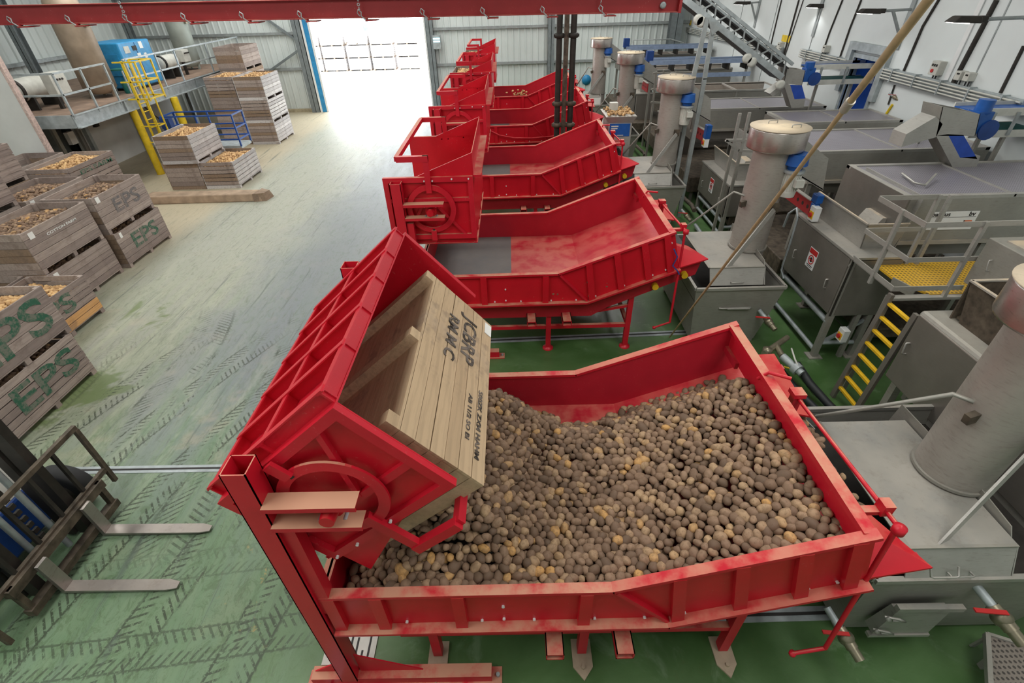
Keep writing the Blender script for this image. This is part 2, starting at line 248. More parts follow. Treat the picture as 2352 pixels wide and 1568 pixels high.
# ---------------------------------------------------------------- mesh building
COLL = sc.collection
class MB:
    def __init__(s): s.v = []; s.f = []; s.sm = []
    def add(s, vs, fs, smooth=False):
        o = len(s.v); s.v += [tuple(v) for v in vs]; s.f += [tuple(i+o for i in f) for f in fs]; s.sm += [smooth]*len(fs); return s
    def hexa(s, q):
        return s.add(q, [(0, 3, 2, 1), (4, 5, 6, 7), (0, 1, 5, 4), (1, 2, 6, 5), (2, 3, 7, 6), (3, 0, 4, 7)])
    def box(s, a, b):
        x0, x1 = sorted((a[0], b[0])); y0, y1 = sorted((a[1], b[1])); z0, z1 = sorted((a[2], b[2]))
        return s.hexa([(x0, y0, z0), (x1, y0, z0), (x1, y1, z0), (x0, y1, z0), (x0, y0, z1), (x1, y0, z1), (x1, y1, z1), (x0, y1, z1)])
    def bar(s, p, q, w, h, up=(0, 0, 1)):
        p = Vector(p); q = Vector(q); d = (q-p).normalized(); u = Vector(up)
        if abs(d.dot(u)) > 0.98: u = Vector((0, 1, 0))
        sd = d.cross(u).normalized(); u = sd.cross(d).normalized(); sd = sd*(w/2); u = u*(h/2)
        return s.hexa([p-sd-u, p+sd-u, q+sd-u, q-sd-u, p-sd+u, p+sd+u, q+sd+u, q-sd+u])
    def tube(s, p, q, r, r2=None, n=12, caps=True):
        p = Vector(p); q = Vector(q); r2 = r if r2 is None else r2; d = (q-p).normalized()
        a = d.orthogonal().normalized(); b = d.cross(a); vs = []
        for c, rr in ((p, r), (q, r2)):
            for i in range(n):
                t = 2*math.pi*i/n; vs.append(c+(a*math.cos(t)+b*math.sin(t))*rr)
        s.add(vs, [(i, (i+1) % n, n+(i+1) % n, n+i) for i in range(n)], True)
        if caps: s.add(vs[:n], [tuple(range(n-1, -1, -1))]); s.add(vs[n:], [tuple(range(n))])
        return s
    def path(s, pts, r, n=8):
        pts = [Vector(p) for p in pts]; vs = []; m = len(pts); a = None
        for i, p in enumerate(pts):
            d = (pts[min(i+1, m-1)]-pts[max(i-1, 0)]).normalized()
            a = d.orthogonal().normalized() if a is None else (a-d*a.dot(d)).normalized()
            b = d.cross(a)
            for k in range(n):
                t = 2*math.pi*k/n; vs.append(p+(a*math.cos(t)+b*math.sin(t))*r)
        fs = [(i*n+k, i*n+(k+1) % n, (i+1)*n+(k+1) % n, (i+1)*n+k) for i in range(m-1) for k in range(n)]
        s.add(vs, fs, True); s.add(vs[:n], [tuple(range(n-1, -1, -1))]); s.add(vs[-n:], [tuple(range(n))]); return s
    def prism(s, poly, vec):
        """flat polygon (list of 3d points) thickened by vec"""
        n = len(poly); v = Vector(vec); a = [Vector(p) for p in poly]; b = [p+v for p in a]
        return s.add(a+b, [tuple(range(n-1, -1, -1)), tuple(range(n, 2*n))]+[(i, (i+1) % n, n+(i+1) % n, n+i) for i in range(n)])
    def lathe(s, c, prof, n=32, axis='z'):
        """prof: list of (radius, height)"""
        c = Vector(c); vs = []
        for r, h in prof:
            for i in range(n):
                t = 2*math.pi*i/n
                if axis == 'z': o = Vector((r*math.cos(t), r*math.sin(t), h))
                elif axis == 'y': o = Vector((r*math.cos(t), h, r*math.sin(t)))
                else: o = Vector((h, r*math.cos(t), r*math.sin(t)))
                vs.append(c+o)
        m = len(prof); s.add(vs, [(i*n+k, i*n+(k+1) % n, (i+1)*n+(k+1) % n, (i+1)*n+k) for i in range(m-1) for k in range(n)], True)
        s.add(vs[:n], [tuple(range(n-1, -1, -1))]); s.add(vs[-n:], [tuple(range(n))]); return s
    def ring(s, c, ro, ri, th, n=40, axis='y'):
        c = Vector(c); vs = []
        for r, h in ((ro, 0), (ro, th), (ri, th), (ri, 0)):
            for i in range(n):
                t = 2*math.pi*i/n
                o = Vector((r*math.cos(t), h, r*math.sin(t))) if axis == 'y' else Vector((r*math.cos(t), r*math.sin(t), h)) if axis == 'z' else Vector((h, r*math.cos(t), r*math.sin(t)))
                vs.append(c+o)
        return s.add(vs, [(j*n+k, j*n+(k+1) % n, ((j+1) % 4)*n+(k+1) % n, ((j+1) % 4)*n+k) for j in range(4) for k in range(n)])
    def build(s, name, mat, parent=None, world=True, bevel=0.0):
        """vertices are in world coordinates when world=True and the parent is an unrotated Empty/mesh at .location"""
        me = bpy.data.meshes.new(name); vs = s.v
        off = Vector((0, 0, 0))
        if parent is not None and world:
            q = parent
            while q is not None: off += q.location; q = q.parent
        if off.length > 0: vs = [(v[0]-off.x, v[1]-off.y, v[2]-off.z) for v in vs]
        me.from_pydata(vs, [], s.f); me.update()
        me.polygons.foreach_set('use_smooth', s.sm)
        bm = bmesh.new(); bm.from_mesh(me); bmesh.ops.recalc_face_normals(bm, faces=bm.faces); bm.to_mesh(me); bm.free()
        me.materials.append(MAT[mat] if isinstance(mat, str) else mat)
        o = bpy.data.objects.new(name, me); COLL.objects.link(o)
        if parent is not None: o.parent = parent
        if bevel:
            md = o.modifiers.new('bevel', 'BEVEL'); md.width = bevel; md.segments = 2; md.limit_method = 'ANGLE'
        return o
def tag(o, label=None, cat=None, group=None, kind=None):
    if label: o['label'] = label
    if cat: o['category'] = cat
    if group: o['group'] = group
    if kind: o['kind'] = kind
    return o
def thing(name, loc, label, cat, group=None, rot=(0, 0, 0)):
    o = bpy.data.objects.new(name, None); o.empty_display_size = 0.1; COLL.objects.link(o); o.location = loc; o.rotation_euler = rot
    return tag(o, label, cat, group)
def struct(o, kind='structure'): o['kind'] = kind; return o
SNAP = {}
def copy_tree(o, parent=None):
    c = o.copy(); COLL.objects.link(c); c.parent = parent
    for ch in SNAP.get(o.name, None) or o.children: copy_tree(ch, c)
    return c
def text(body, size, mat, mw, parent=None, name='lettering', xs=1.0, ext=0.002, ls=None):
    """flat lettering as mesh; mw = 4x4 (text x axis, y axis, normal)"""
    cu = bpy.data.curves.new(name, 'FONT'); cu.body = body; cu.size = size; cu.extrude = ext; cu.align_x = 'CENTER'; cu.align_y = 'CENTER'; cu.resolution_u = 3
    cu.offset = size*0.018
    if ls: cu.space_character = ls
    t = bpy.data.objects.new('tmp', cu); COLL.objects.link(t)
    dg = bpy.context.evaluated_depsgraph_get(); me = bpy.data.meshes.new_from_object(t.evaluated_get(dg))
    COLL.objects.unlink(t); bpy.data.objects.remove(t)
    me.transform(Matrix.Diagonal((xs, 1, 1, 1))); me.materials.clear(); me.materials.append(MAT[mat])
    o = bpy.data.objects.new(name, me); COLL.objects.link(o); me.name = name
    me.transform(mw)
    if parent is not None:
        off = Vector((0, 0, 0)); q = parent
        while q is not None: off += q.location; q = q.parent
        if not parent.get('_local'): me.transform(Matrix.Translation(-off))
        o.parent = parent
    return o
def frame(origin, xa, ya):
    xa = Vector(xa).normalized(); ya = Vector(ya).normalized(); za = xa.cross(ya)
    m = Matrix.Identity(4)
    for r in range(3): m[r][0] = xa[r]; m[r][1] = ya[r]; m[r][2] = za[r]; m[r][3] = origin[r]
    return m
# ================================================================ SETTING
XL, XR, YB, YF, ZC = -19.5, 9.4, 30.0, -4.5, 8.2
DX0, DX1, DZ = -10.65, -4.3, 5.5
struct(MB().box((XL-.2, YF-.2, -.2), (XR+.2, YB+.2, 0)).build('floor', 'floor'))
struct(MB().box((-60, YB+.2, -.2), (50, 90, -0.02)).build('ground', 'yard'))
def sheet(mb, p, q, z0, z1, nrm, pitch=0.32, dep=0.035):
    """trapezoid sheeting running from p to q (2d) between heights z0 z1, ribs proud along nrm"""
    p = Vector((p[0], p[1], 0)); q = Vector((q[0], q[1], 0)); L = (q-p).length; d = (q-p)/L; n = Vector((nrm[0], nrm[1], 0)); k = int(L/pitch); vs = []
    prof = [(0, 0), (.62, 0), (.72, 1), (.88, 1), (.98, 0)]
    pts = []
    for i in range(k):
        for a, b in prof: pts.append(p+d*((i+a)*L/k)+n*(b*dep))
    pts.append(q)
    m = len(pts)
    vs = [(v.x, v.y, z0) for v in pts]+[(v.x, v.y, z1) for v in pts]
    mb.add(vs, [(i, i+1, m+i+1, m+i) for i in range(m-1)])
    mb.box((min(p.x, q.x)-(.12 if n.x else 0)+(0 if n.x <= 0 else 0), min(p.y, q.y)-(0.12 if n.y > 0 else 0), z0), (max(p.x, q.x), max(p.y, q.y), z1)) if False else None
    a = p-n*0.02; b = q-n*0.02; c = q-n*0.16; e = p-n*0.16
    mb.hexa([(a.x, a.y, z0), (b.x, b.y, z0), (c.x, c.y, z0), (e.x, e.y, z0), (a.x, a.y, z1), (b.x, b.y, z1), (c.x, c.y, z1), (e.x, e.y, z1)])
m = MB(); sheet(m, (XL, YB), (DX0, YB), 0, ZC, (0, -1)); sheet(m, (DX1, YB), (XR, YB), 0, ZC, (0, -1)); sheet(m, (DX0, YB), (DX1, YB), DZ, ZC, (0, -1))
struct(m.build('wall_back', 'wall_sheet'))
m = MB(); sheet(m, (XL, YF), (XL, YB), 0, ZC, (1, 0), 0.40, 0.045); struct(m.build('wall_left', 'wall_sheet'))
m = MB(); wy = [(YF, 11.9, 0, ZC), (11.9, 12.9, 0, 1.0), (11.9, 12.9, 2.1, 2.3), (11.9, 12.9, 3.6, ZC), (12.9, YB, 0, ZC)]
m = MB().box((XR, YF, 0), (XR+.15, 13.95, ZC)).box((XR, 15.1, 0), (XR+.15, YB, ZC)).box((XR, 13.95, 3.75), (XR+.15, 15.1, ZC)).box((XR, 13.95, 0), (XR+.15, 15.1, .9))
wr = struct(m.build('wall_right', 'wall_panel'))
struct(MB().box((XL, YF-.15, 0), (XR, YF, ZC)).build('wall_front', 'wall_panel'))
struct(MB().box((XL-.2, YF-.2, ZC), (XR+.2, YB+.2, ZC+.15)).build('ceiling', 'wall_sheet'))
# rails (purlins) and columns of the back wall, diagonal braces
k = [0]
def trim(mb, mat='rail'):
    k[0] += 1; return struct(mb.build('trim_%d' % k[0], mat))
for z in (2.12, 3.75, 5.3):
    trim(MB().box((XL, YB-.14, z-.06), (DX0-.3, YB-.04, z+.06))); trim(MB().box((DX1+.3, YB-.14, z-.06), (XR, YB-.04, z+.06)))
def column(x, y, w=.22, d=.26, mat='col'):
    m = MB().box((x-w/2, y-d/2, 0), (x+w/2, y-d/2+.02, ZC)).box((x-w/2, y+d/2-.02, 0), (x+w/2, y+d/2, ZC)).box((x-.012, y-d/2, 0), (x+.012, y+d/2, ZC)); return trim(m, mat)
column(2.2, 29.75, .34); column(DX0-.25, 29.75, .42, .3); column(DX1+.22, 29.75, .34, .3); column(8.55, 29.6, .6, .5); column(-18.8, 22.0, .3, .3); column(-18.8, 28.6, .3, .3)
trim(MB().bar((-13.4, 29.8, 5.2), (-10.9, 29.8, 3.3), .12, .10), 'col'); trim(MB().bar((-12.9, 29.8, 2.1), (-10.9, 29.8, 3.1), .12, .10), 'col')
for y, z in ((18.0, 3.45), (24.0, 3.45)):
    pass
trim(MB().box((XL+.05, YF, 3.40), (XL+.2, YB, 3.52)), 'galv')
# door guide and jamb
trim(MB().box((DX0, 29.65, 0), (DX0+.10, 29.95, DZ)), 'white'); trim(MB().box((DX0+.10, 29.7, 0), (DX0+.34, 29.9, DZ)), 'compblue'); trim(MB().box((DX0+.34, 29.7, 0), (DX0+.44, 29.9, DZ)), 'white')
trim(MB().box((DX1-.08, 29.7, 0), (DX1, 29.95, DZ)), 'white')
d1 = struct(MB().box((DX0-.4, 29.6, 4.62+.85), (DX1+.4, 29.95, 6.1)).build('door_1', 'liner'))
# skirting of darker grime at the back wall foot
struct(MB().box((XL, 29.8, 0), (DX0-.5, 29.97, .16)).build('baseboard_back', 'concrete'))
# inner partition of insulated panel with a cut foam edge, seen edge-on at the left
pw = struct(MB().box((XL, 15.5, 0), (-14.2, 15.62, 4.9)).build('wall_inner', 'roomwall'))
struct(MB().box((-14.2, 15.48, 0), (-14.12, 15.64, 4.9)).build('panel_edge', 'foam', pw), 'structure')
# room under the mezzanine
rw = MB().box((-16.35, 19.3, 0), (-16.2, 25.6, 2.3)).build('wall_room', 'roomwall'); struct(rw)
struct(MB().box((-16.9, 18.3, 0), (-16.75, 19.3, 2.3)).build('wall_recess', 'col'))
dj = MB().box((-16.2, 19.25, 0), (-16.1, 19.4, 2.3)).box((-16.2, 18.2, 0), (-16.1, 18.35, 2.3)).build('door_3', 'steel2'); struct(dj)
# right wall hatch with blue room behind, ribs of the wall
hx = XR
fr = MB().box((hx-.12, 13.65, 2.9), (hx, 13.85, 4.1)).box((hx-.12, 15.2, 2.9), (hx, 15.4, 4.1)).box((hx-.12, 13.85, 3.92), (hx, 15.2, 4.1)).box((hx-.05, 13.85, .9), (hx+.05, 13.95, 3.85)).box((hx-.05, 15.1, .9), (hx+.05, 15.2, 3.85)).box((hx-.05, 13.95, 3.75), (hx+.05, 15.1, 3.85)).build('door_2', 'galv'); struct(fr)
struct(MB().box((hx+1.2, 13.5, 0), (hx+1.3, 17.0, 4.0)).box((hx+.15, 13.4, 0), (hx+1.2, 13.5, 4)).box((hx+.15, 16.9, 0), (hx+1.2, 17.0, 4)).box((hx+.15, 13.4, 3.9), (hx+1.3, 17, 4)).build('wall_beyond', 'deepblue'))
for y in (2.5, 5.2, 7.6, 11.0, 17.6, 20.5, 23.5, 26.5): trim(MB().box((XR-.012, y, 0), (XR, y+.03, ZC)), 'rail')
# ================================================================ CRATES
CW, CL, CH = 1.20, 1.84, 0.90
def crate_proto(n, gap, mats, name='wooden_crate', seed=0, ends=None):
    ends = ends or mats
    r = random.Random(seed); t = thing(name, (0, 0, 0), None, 'crate'); t['_local'] = 1
    hx_, hy = CW/2, CL/2; z0, z1 = .115, CH; h = (z1-z0)/n; shared = {}
    def mk(nm, key, mb, mat, loc=(0, 0, 0)):
        if key not in shared: shared[key] = mb.build(nm, mat, t, world=False); o = shared[key]
        else: o = shared[key].copy(); COLL.objects.link(o); o.parent = t
        o.location = loc; return o
    th = .022
    for i in range(n):
        z = z0+i*h
        for sx in (-1, 1):
            mt = mats[(r.randrange(len(mats)))]
            key = ('l', sx, mt)
            if key not in shared: mk('plank', key, MB().box((sx*hx_-sx*th, -hy, gap/2), (sx*hx_, hy, h-gap/2)), mt, (0, 0, z))
            else: mk('plank', key, None, None, (sx*r.uniform(-.003, .003), 0, z+r.uniform(-.002, .002)))
        for sy in (-1, 1):
            mt = ends[(r.randrange(len(ends)))]
            key = ('s', sy, mt)
            if key not in shared: mk('plank', key, MB().box((-hx_+th, sy*hy-sy*th, gap/2), (hx_-th, sy*hy, h-gap/2)), mt, (0, 0, z))
            else: mk('plank', key, None, None, (0, sy*r.uniform(-.003, .003), z+r.uniform(-.002, .002)))
    for sx in (-1, 1):
        for sy in (-1, 1):
            mk('corner_post', ('c', sx, sy), MB().box((sx*(hx_-th), sy*(hy-th), z0), (sx*(hx_-th-.07), sy*(hy-th-.07), z1-.01)), mats[0])
    mk('stay', 'st', MB().box((hx_-th-.03, -.05, z0), (hx_-th, .05, z1-.01)), mats[0]); 
    mk('base_board', 'b', MB().box((-hx_, -hy, .092), (hx_, hy, .114)), mats[0])
    for i, y in enumerate((-hy+.05, 0, hy-.05)): mk('bearer', ('be', 0), MB().box((-hx_, -.05, 0), (hx_, .05, .092)) if i == 0 else None, mats[0], (0, y, 0))
    return t
def pot_shape(sub, seed):
    bm = bmesh.new(); bmesh.ops.create_icosphere(bm, subdivisions=sub, radius=1.0); r = random.Random(seed)
    ph = [r.uniform(0, 6.3) for _ in range(6)]
    for v in bm.verts:
        c = v.co; k_ = 1+.07*math.sin(2.3*c.x+ph[0])+.06*math.sin(3.1*c.y+ph[1])+.05*math.sin(2.7*c.z+ph[2])+.03*math.sin(5*c.x+4*c.y+ph[3])
        c.x *= k_*(1+.06*math.sin(2*c.z+ph[4])); c.y *= k_; c.z *= k_
    V = np.array([v.co[:] for v in bm.verts]); F = np.array([[v.index for v in f.verts] for f in bm.faces]); bm.free(); return V, F
SH2 = [pot_shape(2, i) for i in range(6)]; SH1 = [pot_shape(1, 10+i) for i in range(5)]
def rand_rot(r, flat=0.5):
    e = Euler((r.gauss(0, flat), r.gauss(0, flat), r.uniform(0, 6.283))); return np.array(e.to_matrix())
def pot_dims(r):
    s = min(1.35, max(.78, r.gauss(1, .16))); return np.array([.050*s*r.uniform(.95, 1.25), .0385*s*r.uniform(.92, 1.08), .036*s*r.uniform(.9, 1.05)])
def heap_mesh(name, items, shapes, mat, seed=0):
    """items: list of (pos, rot, dims) -> one mesh with a per-potato value pc"""
    r = random.Random(seed); Vs = []; Fs = []; pc = []; o = 0
    for pos, rot, dm in items:
        V, F = shapes[r.randrange(len(shapes))]
        W = (V*dm) @ rot.T+np.array(pos); Vs.append(W); Fs.append(F+o); o += len(V); pc.append(np.full(len(V), r.random()))
    V = np.concatenate(Vs); F = np.concatenate(Fs); me = bpy.data.meshes.new(name)
    me.vertices.add(len(V)); me.vertices.foreach_set('co', V.ravel()); me.loops.add(F.size); me.loops.foreach_set('vertex_index', F.ravel().astype(np.int32))
    me.polygons.add(len(F)); me.polygons.foreach_set('loop_start', np.arange(0, F.size, 3, dtype=np.int32)); me.update(calc_edges=True)
    me.polygons.foreach_set('use_smooth', np.ones(len(F), bool))
    a = me.attributes.new('pc', 'FLOAT', 'POINT'); a.data.foreach_set('value', np.concatenate(pc)); me.materials.append(MAT[mat])
    ob = bpy.data.objects.new(name, me); COLL.objects.link(ob); return ob
def crate_fill(level, mat, seed):
    r = random.Random(seed); it = []
    nx, ny = 13, 21
    for layer, dz in ((0, -.05), (1, 0)):
        for i in range(nx):
            for j in range(ny):
                x = -.50+1.0*(i+.5*(j % 2)+r.uniform(-.25, .25))/nx; y = -.84+1.68*(j+r.uniform(-.25, .25)+.5*layer)/ny
                d = max(abs(x)/.55, abs(y)/.86); z = level+.10*(1-d*d)+dz+r.uniform(-.012, .012)+.03*math.sin(5*x+seed)*math.cos(3.5*y)
                it.append(((x, y, z), rand_rot(r, .35), pot_dims(r)*1.06))
    ob = heap_mesh('potatoes', it, SH1, mat, seed); return ob
PROT = {}
def proto(key):
    if key not in PROT:
        PROT[key] = {'tight': lambda: crate_proto(5, .009, ['wood'], seed=1, ends=['woodb', 'wood']), 'tight6': lambda: crate_proto(6, .008, ['wood'], seed=5, ends=['woodb']), 'gap': lambda: crate_proto(6, .020, ['wood'], seed=2, ends=['woodb', 'wood']),
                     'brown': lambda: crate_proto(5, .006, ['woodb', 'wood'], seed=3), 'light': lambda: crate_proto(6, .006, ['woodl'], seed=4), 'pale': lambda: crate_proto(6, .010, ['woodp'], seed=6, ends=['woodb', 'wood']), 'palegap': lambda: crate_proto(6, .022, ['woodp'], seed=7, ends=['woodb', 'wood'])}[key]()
        PROT[key]['_used'] = 0; SNAP[PROT[key].name] = list(PROT[key].children)
    return PROT[key]
FILL = {}
def crate(kind, xr, y0, lvl, label, group, fill=None, flabel=None, rz=0.0, words=None):
    p = proto(kind)
    if p['_used'] == 0: c = p; p['_used'] = 1
    else: c = copy_tree(p); c['_used'] = 1
    c.location = (xr-CW/2, y0+CL/2, lvl*CH); c.rotation_euler = (0, 0, rz); tag(c, label, 'crate', group)
    if fill:
        lv, mt, sd = fill; key = (lv, mt, sd)
        if key not in FILL: o = FILL[key] = crate_fill(lv, mt, sd)
        else: o = FILL[key].copy(); COLL.objects.link(o)
        o.location = (xr-CW/2, y0+CL/2, lvl*CH); o.rotation_euler = (0, 0, rz); tag(o, flabel or 'potatoes filling the '+label, 'potatoes', 'potatoes in the crates', 'stuff')
    c['_fx'] = xr
    if words:
        for body, size, mat, dy, dz, xs in words:
            mtx = frame((CW/2+.004, dy, dz), (0, 1, 0), (0, 0, 1))
            text(body, size, mat, mtx, c, 'lettering', xs, .0015)
    return c
G1 = 'crates stacked along the left of the aisle'; G2 = 'crates in front of the mezzanine'; G3 = 'crates in the tall stack by the back wall'
SP = [('EPS', .52, 'greenpaint', .12, .50, 1.45)]
crate('gap', -7.75, 5.1, 0, 'wooden crate with green EPS stencil on the floor nearest the forklift', G1, (.70, 'potatoes', 3), 'potatoes in the nearest bottom crate, seen through the gap', words=[('EPS', .62, 'greenpaint', .1, .50, 1.45)])
crate('tight', -7.75, 5.15, 1, 'wooden crate with large green EPS stencil, top of the stack nearest the forklift', G1, (.76, 'potatoes_pale', 1), 'pale potatoes in the top crate nearest the forklift', words=[('EPS', .80, 'greenpaint', -.05, .50, 1.4)])
c = crate('gap', -9.03, 7.23, 0, 'low single crate with two fresh orange planks at its foot', G1, (.70, 'potatoes_pale', 1), 'pale potatoes in the crate with two fresh orange planks', words=[('PS', .52, 'greenpaint', .05, .60, 1.5)])
for z, hh in ((.12, .115), (.25, .115)):
    o = MB().box((CW/2-.001, -CL/2, z), (CW/2+.012, CL/2-.01, z+hh)).build('plank', 'woodn', c, world=False); o['label'] = 'fresh orange replacement plank'
crate('tight', -10.3, 7.25, 0, 'floor crate at the left frame edge behind the crate with fresh planks', G1, (.62, 'potatoes', 2), 'potatoes in the floor crate at the left frame edge')
crate('tight6', -9.80, 9.08, 0, 'bottom crate with white tag below the full crate left of the EPS pair', G1, (.70, 'potatoes', 3), 'potatoes in the bottom crate below the full crate, seen through the gap')
crate('tight', -9.84, 9.1, 1, 'weathered grey crate heaped with potatoes, top of the middle aisle stack', G1, (.72, 'potatoes', 4), 'brown potatoes heaped in the top crate of the middle aisle stack', words=[('COTTON FARM', .075, 'white', .05, .665, 1.6)])
crate('tight6', -9.72, 11.1, 0, 'bottom crate with grey-green EPS stencil nearest the timber barrier', G1, (.70, 'potatoes', 3), 'potatoes in the EPS bottom crate, seen through the gap', words=[('EPS', .52, 'greenpaint', .05, .5, 1.4)])
crate('tight', -9.80, 11.1, 1, 'crate with faded grey stencil, on top of the crate marked EPS', G1, (.68, 'potatoes', 2), 'potatoes in the crate with the faded grey stencil', words=[('EPS', .48, 'greypaint', .1, .5, 1.45)])
crate('brown', -11.25, 11.0, 0, 'bottom crate hidden behind the faded grey stencil crate', G1)
crate('tight', -11.25, 11.0, 1, 'full crate with a green stencilled plank, left of the faded stencil crate', G1, (.72, 'potatoes', 2), 'potatoes in the crate left of the faded stencil crate', words=[('EPS FARM', .16, 'greenpaint', .0, .68, 2.0)])
crate('brown', -12.15, 13.55, 0, 'bottom crate of the rear aisle stack in front of the white partition', G1)
crate('gap', -12.15, 13.55, 1, 'crate heaped with pale potatoes, top of the rear aisle stack', G1, (.76, 'potatoes_pale', 1), 'pale potatoes heaped in the top crate of the rear aisle stack', words=[('EPS FARM', .16, 'greenpaint', .1, .68, 2.0)])
crate('brown', -13.6, 13.5, 0, 'bottom crate beside the white partition', G1); crate('tight', -13.6, 13.5, 1, 'nearly empty crate directly below the white partition', G1)
for l, w_ in ((0, 'bottom'), (1, 'middle'), (2, 'top')): crate('gap' if l == 2 else 'brown', -12.55, 10.9, l, w_+' crate of the rearmost three-high stack at the left frame edge', G1)
for l, w_ in ((0, 'bottom'), (1, 'middle'), (2, 'top')): crate('gap', -11.28, 9.02, l, w_+' crate of the nearer three-high stack at the left frame edge', G1)
crate('brown', -10.78, 17.05, 0, 'bottom crate under the full crate in front of the blue lift', G2)
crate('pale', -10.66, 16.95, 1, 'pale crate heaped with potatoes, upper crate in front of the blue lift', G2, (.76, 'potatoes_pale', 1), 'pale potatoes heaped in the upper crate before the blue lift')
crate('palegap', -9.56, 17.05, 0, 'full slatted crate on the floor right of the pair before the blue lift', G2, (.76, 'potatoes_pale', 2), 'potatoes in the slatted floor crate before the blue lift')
nm = ['bottom', 'second', 'third', 'topmost']
for l in range(3):
    crate(('brown', 'tight', 'gap')[l], -11.72, 23.1, l, '%s crate of the left column of the tall stack by the door' % nm[l], G3, (.78, 'potatoes_pale', 1) if l == 2 else None, 'potatoes in the left column of the tall stack by the door')
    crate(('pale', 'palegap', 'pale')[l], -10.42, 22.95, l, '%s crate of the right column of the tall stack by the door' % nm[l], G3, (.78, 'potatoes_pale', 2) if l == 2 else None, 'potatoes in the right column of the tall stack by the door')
for l in range(4): crate('brown' if l < 3 else 'tight', -11.95, 25.1, l, ('%s crate of the rear column behind the tall stack' % nm[l]), G3)
# white paper tags stapled to the near crates
for (xr, y, z, wy_, lab) in ((-9.84, 9.25, 1.68, .13, 'white paper tag on the heaped grey crate of the middle aisle stack'), (-9.8, 9.2, .78, .12, 'white paper tag on the bottom crate of the middle aisle stack'), (-9.80, 11.2, 1.70, .12, 'torn white paper tag on the faded stencil crate'), (-9.72, 11.25, .8, .08, 'small white tag on the EPS bottom crate'), (-11.25, 11.1, 1.7, .12, 'white tag on the crate with the green stencilled plank')):
    tag(MB().box((xr+.002, y, z-.06), (xr+.008, y+wy_, z+.07)).build('paper_tag', 'paper'), lab, 'paper tag')
# crates outside in the yard: small in the photo, one mesh each plus its feet
def yard_crate():
    t = thing('yard_crate', (0, 0, 0), None, 'crate'); n = 6
    m = MB()
    for i in range(n):
        z = .12+i*.13
        m.box((-.9, -.6, z), (.9, -.575, z+.12)).box((-.9, .575, z), (.9, .6, z+.12)).box((-.9, -.575, z), (-.875, .575, z+.12)).box((.875, -.575, z), (.9, .575, z+.12))
    m.box((-.9, -.6, .09), (.9, .6, .115)); m.build('side', 'woodp', t, world=False)
    MB().box((-.9, -.6, 0), (-.8, .6, .09)).box((-.05, -.6, 0), (.05, .6, .09)).box((.8, -.6, 0), (.9, .6, .09)).build('feet', 'woodb', t, world=False); return t
yc = yard_crate(); first = True
xs_ = [-16.3, -14.35, -12.35, -10.35, -8.25]; names = ['leftmost', 'second', 'third', 'fourth', 'rightmost']
for i, x in enumerate(xs_):
    for l in range(3 if i != 0 else 3):
        o = yc if first else copy_tree(yc); first = False
        o.location = (x, 46.5, l*.892)
        if i == 2 and l == 2: o.location.z = 1.88; o.rotation_euler = (0, math.radians(5), 0)
        tag(o, '%s crate of the %s stack outside the doorway' % (['bottom', 'middle', 'top'][l], names[i]), 'crate', 'crates stacked in the yard')
tag(MB().box((-12.02, 47.6, 0), (-11.6, 49.6, 3.9)).build('gate_post', 'col'), 'dark tall post standing behind the crates in the yard', 'post')
# ================================================================ MEZZANINE
MX, MZ = -13.5, 2.62
mz = thing('mezzanine', (MX, 16.2, 0), 'grey steel mezzanine deck carrying compressors and tanks', 'platform')
MB().box((XL+.06, 16.2, MZ-.06), (MX, 28.5, MZ)).build('deck', 'deck', mz)
MB().box((MX, 16.2, MZ-.34), (MX+.03, 28.5, MZ+.03)).box((MX, 16.2, MZ-.36), (MX+.12, 28.5, MZ-.33)).box((MX, 16.2, MZ), (MX+.10, 28.5, MZ+.03)).build('edge_beam', 'galv', mz)
MB().box((XL+.06, 16.15, MZ-.34), (MX, 16.2, MZ+.03)).build('edge_beam', 'galv', mz)
for y in (18.6, 21.0, 23.4, 25.8): MB().box((MX, y, MZ-.33), (MX+.08, y+.03, MZ)).build('web_stiffener', 'galv', mz)
for y in (16.6, 19.4, 22.4, 26.6): MB().box((-16.05, y, 0), (-15.9, y+.15, MZ-.06)).build('column', 'galv', mz)
RH = 1.14
rl = thing('guard_rail', (MX, 16.25, MZ), 'galvanised handrail along the front edge of the mezzanine', 'railing')
for z in (RH, RH*.5): MB().bar((MX+.02, 16.25, MZ+z), (MX+.02, 18.55, MZ+z), .05, .05).build('rail', 'galv', rl); MB().bar((MX+.02, 19.5, MZ+z), (MX+.02, 28.4, MZ+z), .05, .05).build('rail', 'galv', rl)
for y in (16.27, 17.4, 18.5, 19.6, 21.4, 22.7, 25.2, 28.3): MB().bar((MX+.02, y, MZ-.1), (MX+.02, y, MZ+RH), .05, .05).build('post', 'galv', rl)
rl2 = thing('guard_rail', (-16.5, 16.25, MZ), 'galvanised handrail across the near end of the mezzanine', 'railing')
for z in (RH, RH*.5): MB().bar((XL+.3, 16.25, MZ+z), (MX, 16.25, MZ+z), .05, .05).build('rail', 'galv', rl2)
for x in (-18.5, -16.6, -15.0): MB().bar((x, 16.25, MZ), (x, 16.25, MZ+RH), .05, .05).build('post', 'galv', rl2)
